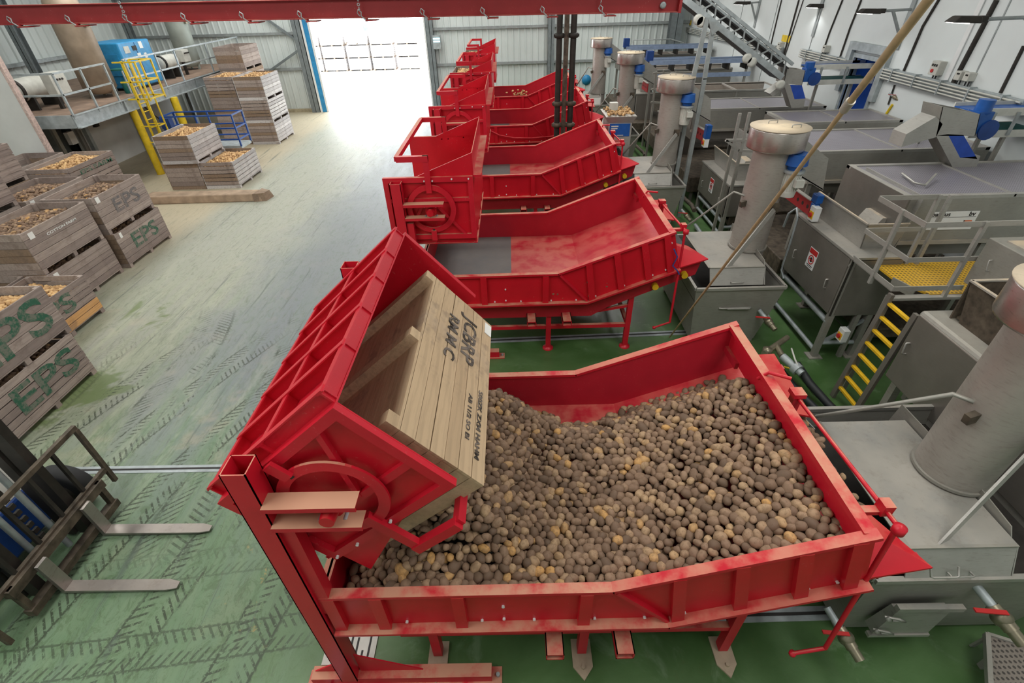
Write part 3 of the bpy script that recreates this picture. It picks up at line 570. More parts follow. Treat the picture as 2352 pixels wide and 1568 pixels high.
# caged yellow ladder
ld = thing('yellow_ladder', (-13.35, 19.0, 0), 'yellow steel ladder with safety gate climbing to the mezzanine', 'ladder')
tag(MB().tube((-13.5, 18.95, 0), (-13.5, 18.95, MZ-.35), .13, None, 20).build('padded_column', 'yellow'), 'round yellow padded column at the foot of the caged ladder', 'column')
for y in (19.15, 19.55): MB().bar((-13.3, y, 0.0), (-13.3, y, MZ+RH), .05, .06).build('stringer', 'yellow', ld)
for i in range(12): MB().tube((-13.3, 19.15, .25+i*.27), (-13.3, 19.55, .25+i*.27), .018).build('rung', 'yellow', ld)
g = MB()
for z in (MZ+.02, MZ+.55, MZ+RH): g.bar((-13.3, 18.7, z), (-12.55, 18.7, z), .05, .04).bar((-13.3, 19.6, z), (-12.55, 19.6, z), .05, .04).bar((-12.55, 18.7, z), (-12.55, 19.6, z), .05, .04)
for x, y in ((-12.55, 18.7), (-12.55, 19.6), (-12.95, 18.7), (-12.95, 19.6), (-13.3, 19.6)): g.bar((x, y, MZ-.05), (x, y, MZ+RH), .05, .05)
for z in (1.2, 1.75): g.bar((-13.3, 18.75, z), (-12.7, 18.75, z), .04, .03).bar((-13.3, 19.2, z), (-12.7, 19.2, z), .04, .03).bar((-12.7, 18.75, z), (-12.7, 19.2, z), .04, .03)
g.bar((-12.7, 18.75, 1.2), (-12.7, 18.75, MZ), .04, .04).bar((-12.7, 19.2, 1.2), (-12.7, 19.2, MZ), .04, .04); g.build('cage', 'yellow', ld)
tag(MB().tube((-13.35, 21.3, 0), (-13.35, 21.3, MZ-.35), .14, None, 20).build('padded_column', 'yellow'), 'round yellow padded column under the mezzanine edge', 'column')
def vessel(x, y, r, h, label, mat):
    t = thing('air_receiver', (x, y, MZ), label, 'tank')
    MB().lathe((x, y, MZ), [(r*.6, .12), (r, .3), (r, h-.3), (r*.92, h-.12), (r*.6, h), (.02, h+.05)], 36).build('body', mat, t)
    for a in range(3): MB().box((x+r*.75*math.cos(a*2.1)-.04, y+r*.75*math.sin(a*2.1)-.04, MZ), (x+r*.75*math.cos(a*2.1)+.04, y+r*.75*math.sin(a*2.1)+.04, MZ+.32)).build('foot', mat, t)
    MB().tube((x+r, y-.1, MZ+h*.72), (x+r+.12, y-.15, MZ+h*.72), .05).build('valve', 'brass', t)
vessel(-14.75, 19.6, .52, 3.0, 'tall tan air receiver at the near end of the mezzanine', MAT.setdefault('tantank', plain('tan_tank', (150, 134, 116), 0.55, 0.1, 0.2, 2)))
vessel(-15.2, 26.6, .46, 2.6, 'tall grey-green air receiver at the far end of the mezzanine', MAT.setdefault('greytank', plain('grey_tank', (158, 166, 158), 0.5, 0.1, 0.12, 2)))
cp = thing('air_compressor', (-14.95, 21.6, MZ), 'large blue cabinet compressor standing on the mezzanine', 'compressor')
MB().box((-15.7, 20.7, MZ+.08), (-14.25, 22.6, MZ+1.55)).build('cabinet', 'compblue', cp, bevel=.04)
MB().box((-15.6, 20.68, MZ+.5), (-14.4, 20.70, MZ+1.2)).build('side_panel', 'compblue', cp, bevel=.005)
MB().box((-15.5, 20.9, MZ), (-14.4, 22.4, MZ+.08)).build('plinth', 'dark', cp)
for y0_, y1_, z0_, z1_, mt in ((20.95, 21.25, 1.2, 1.42, 'offwhite'), (21.45, 21.7, 1.25, 1.4, 'dark'), (21.9, 22.1, 1.28, 1.5, 'white'), (22.0, 22.15, .95, 1.12, 'white'), (21.6, 21.8, 1.0, 1.15, 'white')): MB().box((-14.26, y0_, MZ+z0_), (-14.235, y1_, MZ+z1_)).build('label_plate', mt, cp)
for y in (21.65,): MB().box((-14.262, y, MZ+.1), (-14.24, y+.02, MZ+1.5)).build('door_seam', 'deepblue', cp)
def hrec(x, y0_, y1_, z, r, label):
    t = thing('receiver_tank', (x, y0_, MZ), label, 'tank')
    MB().lathe((x, y0_, z), [(.02, -.1), (r*.7, -.06), (r, .05), (r, y1_-y0_-.05), (r*.7, y1_-y0_+.06), (.02, y1_-y0_+.1)], 28, 'y').build('body', 'offwhite', t)
    MB().ring((x, y0_+.02, z), r+.02, r-.02, .10, 28).build('end_band', 'dark', t)
    for y in (y0_+.3, y1_-.3): MB().box((x-r, y-.04, MZ), (x+r, y+.04, z-r*.6)).build('saddle', 'dark', t)
hrec(-15.6, 17.0, 18.6, 3.22, .32, 'horizontal receiver tank at the near left of the mezzanine'); hrec(-14.7, 23.4, 24.5, 3.2, .28, 'horizontal receiver tank right of the blue compressor')
for (x, y, z, w_, h_, lab) in ((-14.6, 17.35, 3.35, .62, .62, 'cream control box with gauges on the mezzanine rail'), (-14.35, 24.6, 3.35, .5, .45, 'small cream control box right of the second receiver tank')):
    t = thing('control_box', (x, y, z), lab, 'control box'); MB().box((x-.2, y, z-h_/2), (x+.1, y+w_, z+h_/2)).build('case', 'offwhite', t, bevel=.01)
    for i in range(4): MB().tube((x+.1, y+.12+i*.11, z+.1), (x+.13, y+.12+i*.11, z+.1), .03).build('gauge', 'dark', t)
    MB().box((x-.15, y+.1, MZ), (x-.05, y+.2, z-h_/2)).build('leg', 'dark', t)
fd = thing('filter_stand', (-14.3, 19.9, MZ), 'teal shelf frame with filters left of the compressor', 'frame')
MB().box((-14.5, 20.0, MZ+.75), (-14.0, 20.5, MZ+.8)).build('shelf', 'teal', fd)
for x, y in ((-14.5, 20.0), (-14.0, 20.0), (-14.0, 20.5)): MB().box((x-.02, y-.02, MZ), (x+.02, y+.02, MZ+.75)).build('leg', 'galv', fd)
tag(MB().lathe((-14.2, 20.2, MZ), [(.12, 0), (.14, .04), (.14, .3), (.1, .42)], 18).build('filter_bowl', 'teal'), 'dark green filter bowl on the mezzanine floor', 'filter')
tag(MB().box((-13.95, 26.9, MZ), (-13.7, 27.3, MZ+.75)).build('waste_bin', 'compblue'), 'small blue bin by the far end of the mezzanine rail', 'bin')
# fittings on the room wall
for (y, z, a, b, mt, nm_, lab) in ((20.2, 1.55, .16, .2, 'ink', 'wall_switch', 'black switch box low on the white room wall'), (20.7, 1.7, .2, .26, 'signred', 'wall_switch', 'red and grey isolator on the white room wall'), (22.6, 1.95, .22, .14, 'ink', 'wall_switch', 'black socket box high on the white room wall')):
    tag(MB().box((-16.2, y, z-a/2), (-16.08, y+b, z+a/2)).build(nm_, mt), lab, 'switch')
tag(MB().box((-16.2, 18.7, 1.2), (-16.05, 19.0, 1.62)).build('notice', 'paper'), 'white paper notice on the grey post by the room doorway', 'notice')
tag(MB().path([(-16.15, 22.7, 1.9), (-16.1, 23.4, 1.6), (-16.1, 23.9, 1.1), (-16.15, 24.6, .6)], .02).build('hanging_cable', 'hose'), 'thin dark cable drooping on the room wall', 'cable')
# scissor lift with blue basket behind the crates
sl = thing('scissor_lift', (-11.6, 20.0, 0), 'blue scissor lift basket parked behind the crates', 'lift')
x0, x1, y0_, y1_ = -13.0, -10.35, 19.5, 20.35
b = MB()
for z in (1.05, 1.45, 1.9):
    b.bar((x0, y0_, z), (x1, y0_, z), .045, .045).bar((x0, y1_, z), (x1, y1_, z), .045, .045).bar((x0, y0_, z), (x0, y1_, z), .045, .045).bar((x1, y0_, z), (x1, y1_, z), .045, .045)
b.build('basket_rail', 'scissor', sl)
for x, y in ((x0, y0_), (x1, y0_), (x0, y1_), (x1, y1_), (-11.7, y0_), (-11.7, y1_)): MB().bar((x, y, .8), (x, y, 1.92), .05, .05).build('basket_post', 'scissor', sl)
MB().box((x0, y0_, .72), (x1, y1_, .82)).build('deck', 'galv', sl); MB().box((x0+.1, y0_+.05, .18), (x1-.1, y1_-.05, .45)).build('chassis', 'orange', sl)
for s in (0, 1): MB().bar((x0+.2, y0_+.1+s*.6, .45), (x1-.2, y0_+.1+s*.6, .72), .06, .06).bar((x0+.2, y0_+.1+s*.6, .72), (x1-.2, y0_+.1+s*.6, .45), .06, .06).build('scissor_arm', 'scissor', sl)
for x in (x0+.3, x1-.3):
    for y in (y0_+.02, y1_-.12): MB().lathe((x, y, .19), [(.19, 0), (.19, .1)], 20, 'y').build('wheel', 'rubber', sl)
MB().box((x0-.05, y0_-.05, 1.5), (x0+.3, y0_+.2, 1.85)).build('control_box', 'deepblue', sl)
tag(MB().box((-13.0, 19.1, .0), (-12.7, 19.4, .95)).build('orange_drum', 'orange'), 'orange container half hidden behind the yellow ladder', 'container')
# timber/concrete barrier on the floor
lg = MB(); lg.hexa([(-12.1, 15.62, 0), (-8.25, 15.66, 0), (-8.15, 16.2, 0), (-12.1, 16.25, 0), (-12.1, 15.68, .24), (-8.3, 15.72, .24), (-8.25, 16.12, .25), (-12.1, 16.18, .25)])
bl = tag(lg.build('barrier_beam', 'logm', bevel=.03), 'long pale baulk lying on the floor before the mezzanine crates', 'beam')
MB().hexa([(-8.5, 15.63, 0), (-8.12, 15.7, 0), (-8.05, 16.15, 0), (-8.4, 16.22, 0), (-8.5, 15.64, .26), (-8.16, 15.75, .25), (-8.12, 16.1, .23), (-8.4, 16.2, .26)]).build('broken_end', 'woodb', bl)
# ================================================================ HOPPERS
TOP = [(-1.62, 1.68), (.72, 1.70), (2.54, 2.39)]; BOT = [(-1.62, 1.12), (1.24, 1.15), (2.72, 1.74)]
HW = 2.62
def topz(x): return 1.69 if x < .72 else 1.70+(x-.72)*(.69/1.82)
def botz(x): return 1.135 if x < 1.24 else 1.15+(x-1.24)*(.59/1.48)
def hopper(k, y0, label, full=False):
    h = thing('feed_hopper', (0, y0, 0), label, 'hopper', 'row of red potato hoppers')
    r1, r2 = ('red', 'red_clean')
    for sgn, yp, nm_ in ((-1, y0, 'near'), (1, y0+HW, 'far')):
        poly = [(x, yp, z) for x, z in BOT]+[(x, yp, z) for x, z in reversed(TOP)]
        sp = MB().prism(poly, (0, .018*-sgn, 0)).build('side_panel', 'red_clean' if sgn < 0 else 'red_dark', h)
        yo = yp+sgn*.03; m = MB()
        for a, b in zip(TOP[:-1], TOP[1:]): m.bar((a[0], yo-sgn*.02, a[1]), (b[0]+.01, yo-sgn*.02, b[1]), .085, .035)
        m.build('top_flange', 'red', sp); m = MB()
        for a, b in zip(BOT[:-1], BOT[1:]): m.bar((a[0], yo+sgn*.015, a[1]), (b[0]+.01, yo+sgn*.015, b[1]), .09, .03)
        m.build('bottom_flange', 'red', sp)
        for rx in (-1.56, -1.18, -.52, .52): MB().box((rx-.05, yp, 1.15), (rx+.05, yp+sgn*.055, 1.67)).build('stiffener', 'red_clean', sp)
        for rx, dx in ((1.22, .10), (1.66, .14), (2.08, .16), (2.42, .16)):
            MB().prism([(rx-.05, yp, topz(rx)-.02), (rx+.05, yp, topz(rx+.05)-.02), (rx+dx+.05, yp, botz(rx+dx+.05)+.02), (rx+dx-.05, yp, botz(rx+dx-.05)+.02)], (0, sgn*.055, 0)).build('stiffener', 'red_clean', sp)
        MB().bar((.76, yp+sgn*.02, 1.68), (1.24, yp+sgn*.02, 1.17), .035, .06, (0, 1, 0)).build('joint_strip', 'red', sp)
        bm_ = MB()
        for bx, bz in ((-1.55, 1.17), (-1.0, 1.18), (-.35, 1.18), (-.16, 1.2), (-.16, 1.42), (.1, 1.18), (.62, 1.18), (1.05, 1.18), (.93, 1.5), (1.05, 1.37), (1.17, 1.24), (1.38, 1.25), (1.85, 1.44), (2.3, 1.63), (2.5, 1.72), (2.52, 2.2), (2.5, 1.95)):
            bm_.tube((bx, yp, bz), (bx, yp+sgn*.016, bz), .013, None, 8)
        bm_.build('bolts', 'signw', sp)
    MB().prism([(-1.62, y0+.02, 1.12), (-1.62, y0+.02, 1.68), (-1.62, y0+HW-.02, 1.68), (-1.62, y0+HW-.02, 1.12)], (.02, 0, 0)).box((-1.66, y0, 1.64), (-1.58, y0+HW, 1.68)).build('end_wall', 'red', h)
    MB().box((-1.60, y0+.02, 1.17), (-.06, y0+HW-.02, 1.20)).build('belt', 'belt', h)
    MB().prism([(-.06, y0+.02, 1.20), (1.24, y0+.02, 1.20), (2.70, y0+.02, 1.79), (2.70, y0+HW-.02, 1.79), (1.24, y0+HW-.02, 1.20), (-.06, y0+HW-.02, 1.20)][:0] or [(-.06, y0+.02, 1.20), (1.24, y0+.02, 1.20), (1.24, y0+HW-.02, 1.20), (-.06, y0+HW-.02, 1.20)], (0, 0, -.02)).prism([(1.24, y0+.02, 1.20), (2.70, y0+.02, 1.79), (2.70, y0+HW-.02, 1.79), (1.24, y0+HW-.02, 1.20)], (0, 0, -.02)).build('floor_plate', 'red_dark', h)
    gb = MB().bar((2.50, y0, 2.36), (2.50, y0+HW, 2.36), .10, .05).box((2.50, y0+.02, 2.05), (2.52, y0+HW-.02, 2.34)).build('gate_beam', 'red', h)
    MB().box((2.46, y0+HW-.35, 2.02), (2.50, y0+HW-.02, 2.10)).build('gate_stop', 'red_dark', gb)
    # spill guards either side of the discharge
    MB().prism([(2.68, y0+.0, 1.74), (3.17, y0+.0, 1.90), (2.95, y0+.44, 1.93), (2.60, y0+.44, 2.02)], (0, 0, -.02)).build('spill_guard', 'red_clean', h)
    MB().prism([(2.78, y0+HW+.02, 1.92), (3.13, y0+HW+.06, 1.90), (3.06, y0+HW-1.0, 1.90), (2.84, y0+HW-.95, 1.92)], (0, 0, -.02)).build('spill_guard', 'red_clean', h)
    # conveyor trough below
    prof = [(-1.6, 1.11), (1.24, 1.12), (3.13, 1.86), (3.06, 1.55), (1.62, .93), (1.35, .76), (-1.6, .76)]
    for yp in (y0+.12, y0+HW-.14): MB().prism([(x, yp, z) for x, z in prof], (0, .02, 0)).bar((1.3, yp-.02, 1.15), (3.15, yp-.02, 1.87), .08, .025).build('conveyor_side', 'red_dark', h)
    MB().prism([(-1.55, y0+.14, .95), (1.35, y0+.14, .95), (1.35, y0+HW-.14, .95), (-1.55, y0+HW-.14, .95)], (0, 0, .02)).prism([(1.35, y0+.14, .95), (3.1, y0+.14, 1.66), (3.1, y0+HW-.14, 1.66), (1.35, y0+HW-.14, .95)], (0, 0, .03)).build('conveyor_belt', 'blackbelt', h)
    for xx, zz in ((2.40, 1.36), (2.86, 1.57))[:0 if k == 0 else 2]: MB().tube((xx, y0+.12, zz), (xx, y0+.04, zz), .055, None, 16).build('bearing_cap', 'grip', h)
    for xx in (.28, .90): MB().box((xx-.08, y0-.16, .74), (xx+.08, y0+.5, .755)).box((xx-.08, y0-.16, .83), (xx+.08, y0+.5, .845)).box((xx-.08, y0-.16, .74), (xx-.07, y0+.5, .845)).box((xx+.07, y0-.16, .74), (xx+.08, y0+.5, .845)).build('fork_pocket', 'red', h)
    for xx, zt in ((-.88, .78), (.60, .78), (2.05, 1.12)):
        for yp in (y0+.2, y0+HW-.2):
            lg_ = MB().box((xx-.045, yp-.045, .03), (xx+.045, yp+.045, zt)).build('leg', 'red', h)
            if k == 0: MB().prism([(xx-.10, yp+.1, .0), (xx-.10, yp-.16, .0), (xx, yp-.28, .0), (xx+.10, yp-.16, .0), (xx+.10, yp+.1, .0)], (0, 0, .02)).tube((xx, yp-.17, .0), (xx, yp-.17, .05), .02, None, 8).build('foot_plate', 'tan', lg_)
            else: MB().lathe((xx, yp, 0), [(.10, 0), (.10, .02), (.05, .05)], 20).build('foot', 'red', lg_)
    for yp in (y0+.2, y0+HW-.2): MB().box((-1.2, yp-.03, .46), (2.05, yp+.03, .53)).build('leg_rail', 'red', h); MB().bar((1.25, yp, .78), (2.05, yp, .92), .05, .05).build('brace', 'red', h)
    MB().bar((2.05, y0+.2, .5), (2.05, y0+HW-.2, .5), .06, .07).build('cross_rail', 'red', h)
    # crank rod and adjuster post
    MB().box((2.71, y0+1.52, 1.8), (2.79, y0+1.60, 2.28)).box((2.69, y0+1.50, 2.27), (2.81, y0+1.62, 2.32)).build('adjuster_post', 'red', h)
    MB().path([(2.45, y0+1.78, 2.30), (2.50, y0+1.72, 2.43), (2.66, y0+1.60, 2.45)], .018, 8).build('hook_strap', 'red', h)
    MB().tube((2.76, y0+1.56, 2.24), (2.74, y0+.06, 2.36), .018, None, 10).box((2.55, y0+.20, 2.30), (2.76, y0+.26, 2.34)).box((2.70, y0+.18, 2.31), (2.78, y0+.27, 2.42)).build('crank_shaft', 'red', h)
    cr = MB().tube((2.72, y0+.05, 2.35), (2.71, y0-.1, .73), .020, None, 10).tube((2.71, y0-.1, .73), (2.46, y0-.1, .63), .018, None, 10).lathe((2.45, y0-.1, .62), [(.0, -.02), (.03, -.01), (.03, .02), (0, .03)], 12)
    cr.lathe((2.73, y0+.04, 2.36), [(.0, -.05), (.045, -.03), (.045, .03), (0, .05)], 14); cr.build('crank_handle', 'red', h)
    return h
HY = [1.95, 7.15, 12.35, 17.6, 22.8]
hopper(0, HY[0], 'nearest red hopper, full of brown potatoes'); hopper(1, HY[1], 'second red hopper from the camera, nearly empty with a strip of potatoes')
hopper(2, HY[2], 'third red hopper from the camera, empty with a black belt end'); hopper(3, HY[3], 'fourth red hopper, just behind the hanging pipes'); hopper(4, HY[4], 'farthest red hopper, before the corrugated back wall')
tag(MB().path([(-.78, 17.55, 1.60), (-.4, 17.5, 1.42), (.1, 17.5, 1.32), (.7, 17.5, 1.30), (1.4, 17.5, 1.34), (2.1, 17.5, 1.50)], .02).build('drooping_hose', 'red'), 'thin pink-red hose sagging along the fourth hopper', 'hose')
# ================================================================ TIPPERS
PX, PZ = -1.25, 2.83
def tipper(k, y0, th, label):
    t = thing('crate_tipper', (PX, y0, 0), label, 'tipper', 'row of red crate tippers')
    for j, yp in enumerate((y0, y0+HW)):
        s = -1 if j == 0 else 1; yc = yp+s*.0-.02*0
        x0_, x1_ = -1.80, -1.64; m = MB(); w_ = .008
        for a, b, c, d in ((x0_, x0_+w_, yc-.08, yc+.08), (x1_-w_, x1_, yc-.08, yc+.08), (x0_, x1_, yc-.08, yc-.08+w_), (x0_, x1_, yc+.08-w_, yc+.08)): m.box((a, c, .1), (b, d, 3.27))
        po = m.build('post', 'red', t)
        MB().box((x1_, yc-.05, 1.45), (x1_+.10, yc+.05, 2.65)).build('post_web', 'red', po)
        for z in (2.72, 2.93): MB().box((x1_, yc-.11, z-.005), (-1.04, yc-.10, z+.03)).box((x1_, yc-.11, z+.03), (-1.04, yc+.02, z+.036)).build('bracket', 'red_dusty', po)
        be = MB().lathe((PX, yc-.02, PZ), [(.085, 0), (.085, .08)], 24, 'y').lathe((PX, yc-.12, PZ), [(.05, 0), (.06, .10)], 20, 'y').build('bearing', 'red_clean', po)
        bb = MB()
        for ax in (-1, 1):
            for az in (-1, 1): bb.tube((PX+ax*.085, yc-.05, PZ+az*.085), (PX+ax*.085, yc+.02, PZ+az*.085), .018, None, 8)
        bb.build('bearing_bolts', 'galv', po)
        fb = MB().box((-2.16, yc-.10, 0), (-.22, yc+.06, .012)).box((-2.10, yc-.07, .01), (-.32, yc+.05, .13)).build('foot_beam', 'red', t)
        MB().prism([(-2.08, yc, .13), (-1.72, yc, .40), (-1.72, yc, .13)], (0, .012, 0)).prism([(-1.62, yc, .13), (-1.62, yc, .50), (-1.0, yc, .13)], (0, .012, 0)).build('gusset', 'red', fb)
        MB().tube((-.26, yc-.02, .0), (-.26, yc-.02, .05), .02, None, 8).build('anchor_bolt', 'galv', fb)
    # cradle turns about the pivot: everything below is in cradle coordinates
    W0, W1, Z0, Z1 = -.68, .66, -.50, .48; ya, yb = .14, HW-.14
    cr = MB().box((W0, ya, Z0), (W1, yb, Z0+.012)).build('cradle', 'red', t, world=False)
    cr.location = (0, 0, PZ); cr.rotation_euler = (0, th, 0)
    def part(nm_, mb, mat='red'): return mb.build(nm_, mat, cr, world=False)
    for yp, s in ((ya, -1), (yb, 1)):
        m = MB().box((W0, yp, Z0), (W1, yp+s*.012, Z1)); fw = .075
        part('side_panel', m, 'red_clean')
        yq = yp+s*.013; m = MB().box((W0, yq, Z0), (W1, yp+s*.06, Z0+fw)).box((W0, yq, Z1-fw), (W1, yp+s*.06, Z1)).box((W0, yq, Z0+fw), (W0+fw, yp+s*.06, Z1-fw)).box((W1-fw, yq, Z0+fw), (W1, yp+s*.06, Z1-fw))
        m.box((W0+fw, yq, .10), (W1-fw, yp+s*.05, .16)).bar((.10, yp+s*.03, .02), (.50, yp+s*.03, Z0+.06), .04, .05, (0, 1, 0)).bar((-.10, yp+s*.03, .12), (-.42, yp+s*.03, Z0+.06), .04, .05, (0, 1, 0)); part('panel_frame', m)
        part('ring', MB().ring((0, yp+s*.075-.01, 0), .375, .295, .02, 56), 'red')
        m = MB().bar((0, yp+s*.085, .26), (0, yp+s*.085, .80), .08, .05, (0, 1, 0)).bar((.04, yp+s*.085, .76), (-.42, yp+s*.085, .76), .08, .07, (0, 1, 0)); part('clamp_arm', m); part('stop_lug', MB().bar((0, yp+s*.10, -.34), (0, yp+s*.10, -.5), .08, .03, (0, 1, 0)))
        hb = MB()
        for ax, az in ((0, .335), (0, -.335)): hb.box((ax-.016, yp+s*.088-.003, az-.02), (ax+.016, yp+s*.088+.003, az+.02))
        part('slot', hb, 'dark')
        part('chute_cheek', MB().prism([(-.18, yp-s*.01, Z1), (W1, yp-s*.01, .80), (W1, yp-s*.01, Z1)], (0, s*.015, 0)), 'red_clean')
        hb = MB()
        for ax, az in ((-.06, .43), (.06, .43), (.35, .45), (.6, .45)): hb.tube((ax, yp, az), (ax, yp+s*.08, az), .012, None, 8)
        part('bolts', hb, 'signw')
    part('back_panel', MB().box((W1-.012, ya, Z0), (W1, yb, Z1)), 'red_clean')
    part('chute_lip', MB().box((W1, ya, Z1-.03), (W1+.13, yb, Z1)).prism([(W1, ya, Z1), (W1+.0, ya, .80), (W1, yb, .80), (W1, yb, Z1)], (.012, 0, 0)), 'red')
    part('clamp_bar', MB().bar((-.42, ya-.085, .76), (-.42, yb+.085, .76), .06, .07, (0, 0, 1)))
    for i in range(6):
        yy = ya+.03+(yb-ya-.06)*i/5; part('rib', MB().box((W0, yy-.006, Z0-.10), (W1, yy+.006, Z0)).box((W0, yy-.03, Z0-.11), (W1, yy+.03, Z0-.10)))
    for xx in (W0+.02, .0, W1-.02): part('long_rib', MB().box((xx-.006, ya, Z0-.09), (xx+.006, yb, Z0)).box((xx-.03, ya, Z0-.10), (xx+.03, yb, Z0-.09)))
    return t, cr
T1A = math.radians(139)
TL = ['nearest red tipper, turned over with a crate in its cradle', 'second red tipper, upright and empty, in front of the second hopper', 'third red tipper, upright and empty', 'fourth red tipper, holding an upright crate of potatoes', 'farthest red tipper, holding a crate before the back wall']
for k_, y0 in enumerate(HY): tipper(k_, y0, T1A if k_ == 0 else 0.0, TL[k_])
# the tilted crate: slid towards its open end against the clamp arms
c = proto('light')
def cradle_pt(x, z, th=T1A): return (PX+x*math.cos(th)+z*math.sin(th), PZ-x*math.sin(th)+z*math.cos(th))
bx, bz = cradle_pt(-.06, -.14); c.location = (bx, HY[0]+1.26, bz); c.rotation_euler = (0, T1A, 0); c.scale = (1, 1.10, 1)
tag(c, 'pale wooden crate tipped upside down in the nearest red tipper', 'crate')
def side_text(body, size, mat, ypos, z, xs=1.0, rot=0):
    # printed on the aisle face (local x = -CW/2); reading direction runs from far to near
    text(body, size, mat, frame((-CW/2-.004, ypos, z), (0, -1, 0), (0, 0, 1)), c, 'lettering', xs, .0015)
side_text('JCBRP', .23, 'brandink', .42, .60, 1.0); side_text('RM M C', .17, 'brandink', .30, .40, 1.0)
side_text('S00ZK ZXM HAHM', .065, 'brandink', -.42, .80, 1.25); side_text('AB 11/2 SO BI', .06, 'brandink', -.42, .69, 1.25)

MB().box((-CW/2-.006, .72, .80), (-CW/2-.001, .88, .89)).build('paper_scrap', 'paper', c, world=False)
for nm_ in (3, 4):
    cc = copy_tree(proto('brown')); cc.location = (PX-.06, HY[nm_]+1.28, PZ-.48); tag(cc, ('crate of potatoes standing upright in the fourth tipper' if nm_ == 3 else 'crate standing upright in the farthest tipper'), 'crate')
    o = copy_tree(FILL[(.76, 'potatoes_pale', 1)]); o.location = cc.location; tag(o, ('potatoes in the crate held by the fourth tipper' if nm_ == 3 else 'potatoes in the crate held by the farthest tipper'), 'potatoes', 'potatoes in the crates', 'stuff')
# ================================================================ POTATOES IN THE NEAR HOPPER
def ss(a, b, x): t = min(1, max(0, (x-a)/(b-a))); return t*t*(3-2*t)
def heap_h(x, y):
    f = 1.20 if x < 1.24 else 1.20+(x-1.24)*.404
    yb = 4.58 if x < -.2 else 4.58-.30*ss(-.2, .5, x) if x < .9 else 4.28+.0*ss(.9, 1.3, x)
    if x > 1.05: yb = 4.30+.12*ss(1.05, 1.5, x)-.02
    if .45 < x < 1.02: yb = 4.16
    th = .40*ss(0, .55, yb-y)+.03
    th += .06*math.sin(2.1*x+.5)*math.sin(1.9*y)+.05*ss(1.2, 2.3, x)*ss(2.2, 3.4, y)
    th *= .45+.55*ss(-1.5, -.9, x)
    th += .26*ss(-1.2, -.6, x)*(1-ss(-.35, .25, x))*ss(2.05, 2.6, y)   # mound below the tipped crate
    return (f+th) if y < yb+.04 else None
pots = []; under = []
yy = 2.03; row = 0
while yy < 4.56:
    xx = -1.50+(.036 if row % 2 else 0)
    while xx < 2.62:
        x = xx+random.uniform(-.014, .014); y = yy+random.uniform(-.013, .013); h = heap_h(x, y)
        if h is not None:
            if x > 2.46: h -= .16*(x-2.46)/.14
            pots.append((x, y, h-.03+random.uniform(-.014, .014)))
            h2 = heap_h(x+.036, y+.03)
            if h2 is not None: under.append((x+.036, y+.03, min(h, h2)-.075+random.uniform(-.012, .012)))
        xx += .079
    yy += .066; row += 1
camp = Vector((0, 0, CAMH))
cand = sorted([p for p in pots if p[1] > 2.10 and p[0] > -.35], key=lambda p: (Vector(p)-camp).length)
indiv = set(cand[:295])
rr = random.Random(5)
items = [(p, rand_rot(rr), pot_dims(rr)) for p in pots if p not in indiv]
o = heap_mesh('potatoes', items+[(p, rand_rot(rr), pot_dims(rr)) for p in under], SH2, 'potatoes', 8); tag(o, 'mass of brown potatoes filling the nearest hopper', 'potatoes', None, 'stuff')
pm = []
for i in range(6):
    V, F = SH2[i]; me = bpy.data.meshes.new('potato'); me.from_pydata((V*np.array([.053, .040, .037])).tolist(), [], F.tolist()); me.polygons.foreach_set('use_smooth', [True]*len(F)); me.materials.append(MAT['potato']); pm.append(me)
for p in sorted(indiv):
    o = bpy.data.objects.new('potato', pm[rr.randrange(6)]); COLL.objects.link(o); o.location = p
    o.rotation_euler = (rr.gauss(0, .45), rr.gauss(0, .45), rr.uniform(0, 6.28)); s = min(1.35, max(.8, rr.gauss(1.0, .14))); o.scale = (s*rr.uniform(.95, 1.15), s, s)
    tag(o, 'brown earthy potato on the near part of the full hopper', 'potato', 'potatoes nearest the camera in the full hopper')
# tumbling out of the tipped crate
it = []
for i in range(420):
    u = rr.random(); x0_, z0_ = cradle_pt(-.5+rr.random()*.95, .72-rr.random()*.25); dz = rr.random()**1.5*.75
    y = 2.35+rr.random()*1.75; z = z0_-dz; hh = heap_h(max(-1.3, x0_), y) or 1.4
    z = max(z, hh+.01); it.append(((x0_+rr.uniform(-.05, .10), y, z), rand_rot(rr, 1.0), pot_dims(rr)))
tag(heap_mesh('falling_potatoes', it, SH2, 'potatoes', 3), 'potatoes tumbling out of the tipped crate', 'potatoes', None, 'stuff')
# spill past the gate of the near hopper
it = []
for i in range(150):
    y = 2.1+rr.random()*2.3; x = 2.62+rr.random()*.42; it.append(((x, y, 1.62+(x-2.6)*.15+rr.random()*.06+.07), rand_rot(rr), pot_dims(rr)))
tag(heap_mesh('potatoes', it, SH2, 'potatoes', 4), 'potatoes dropping behind the gate of the nearest hopper', 'potatoes', None, 'stuff')
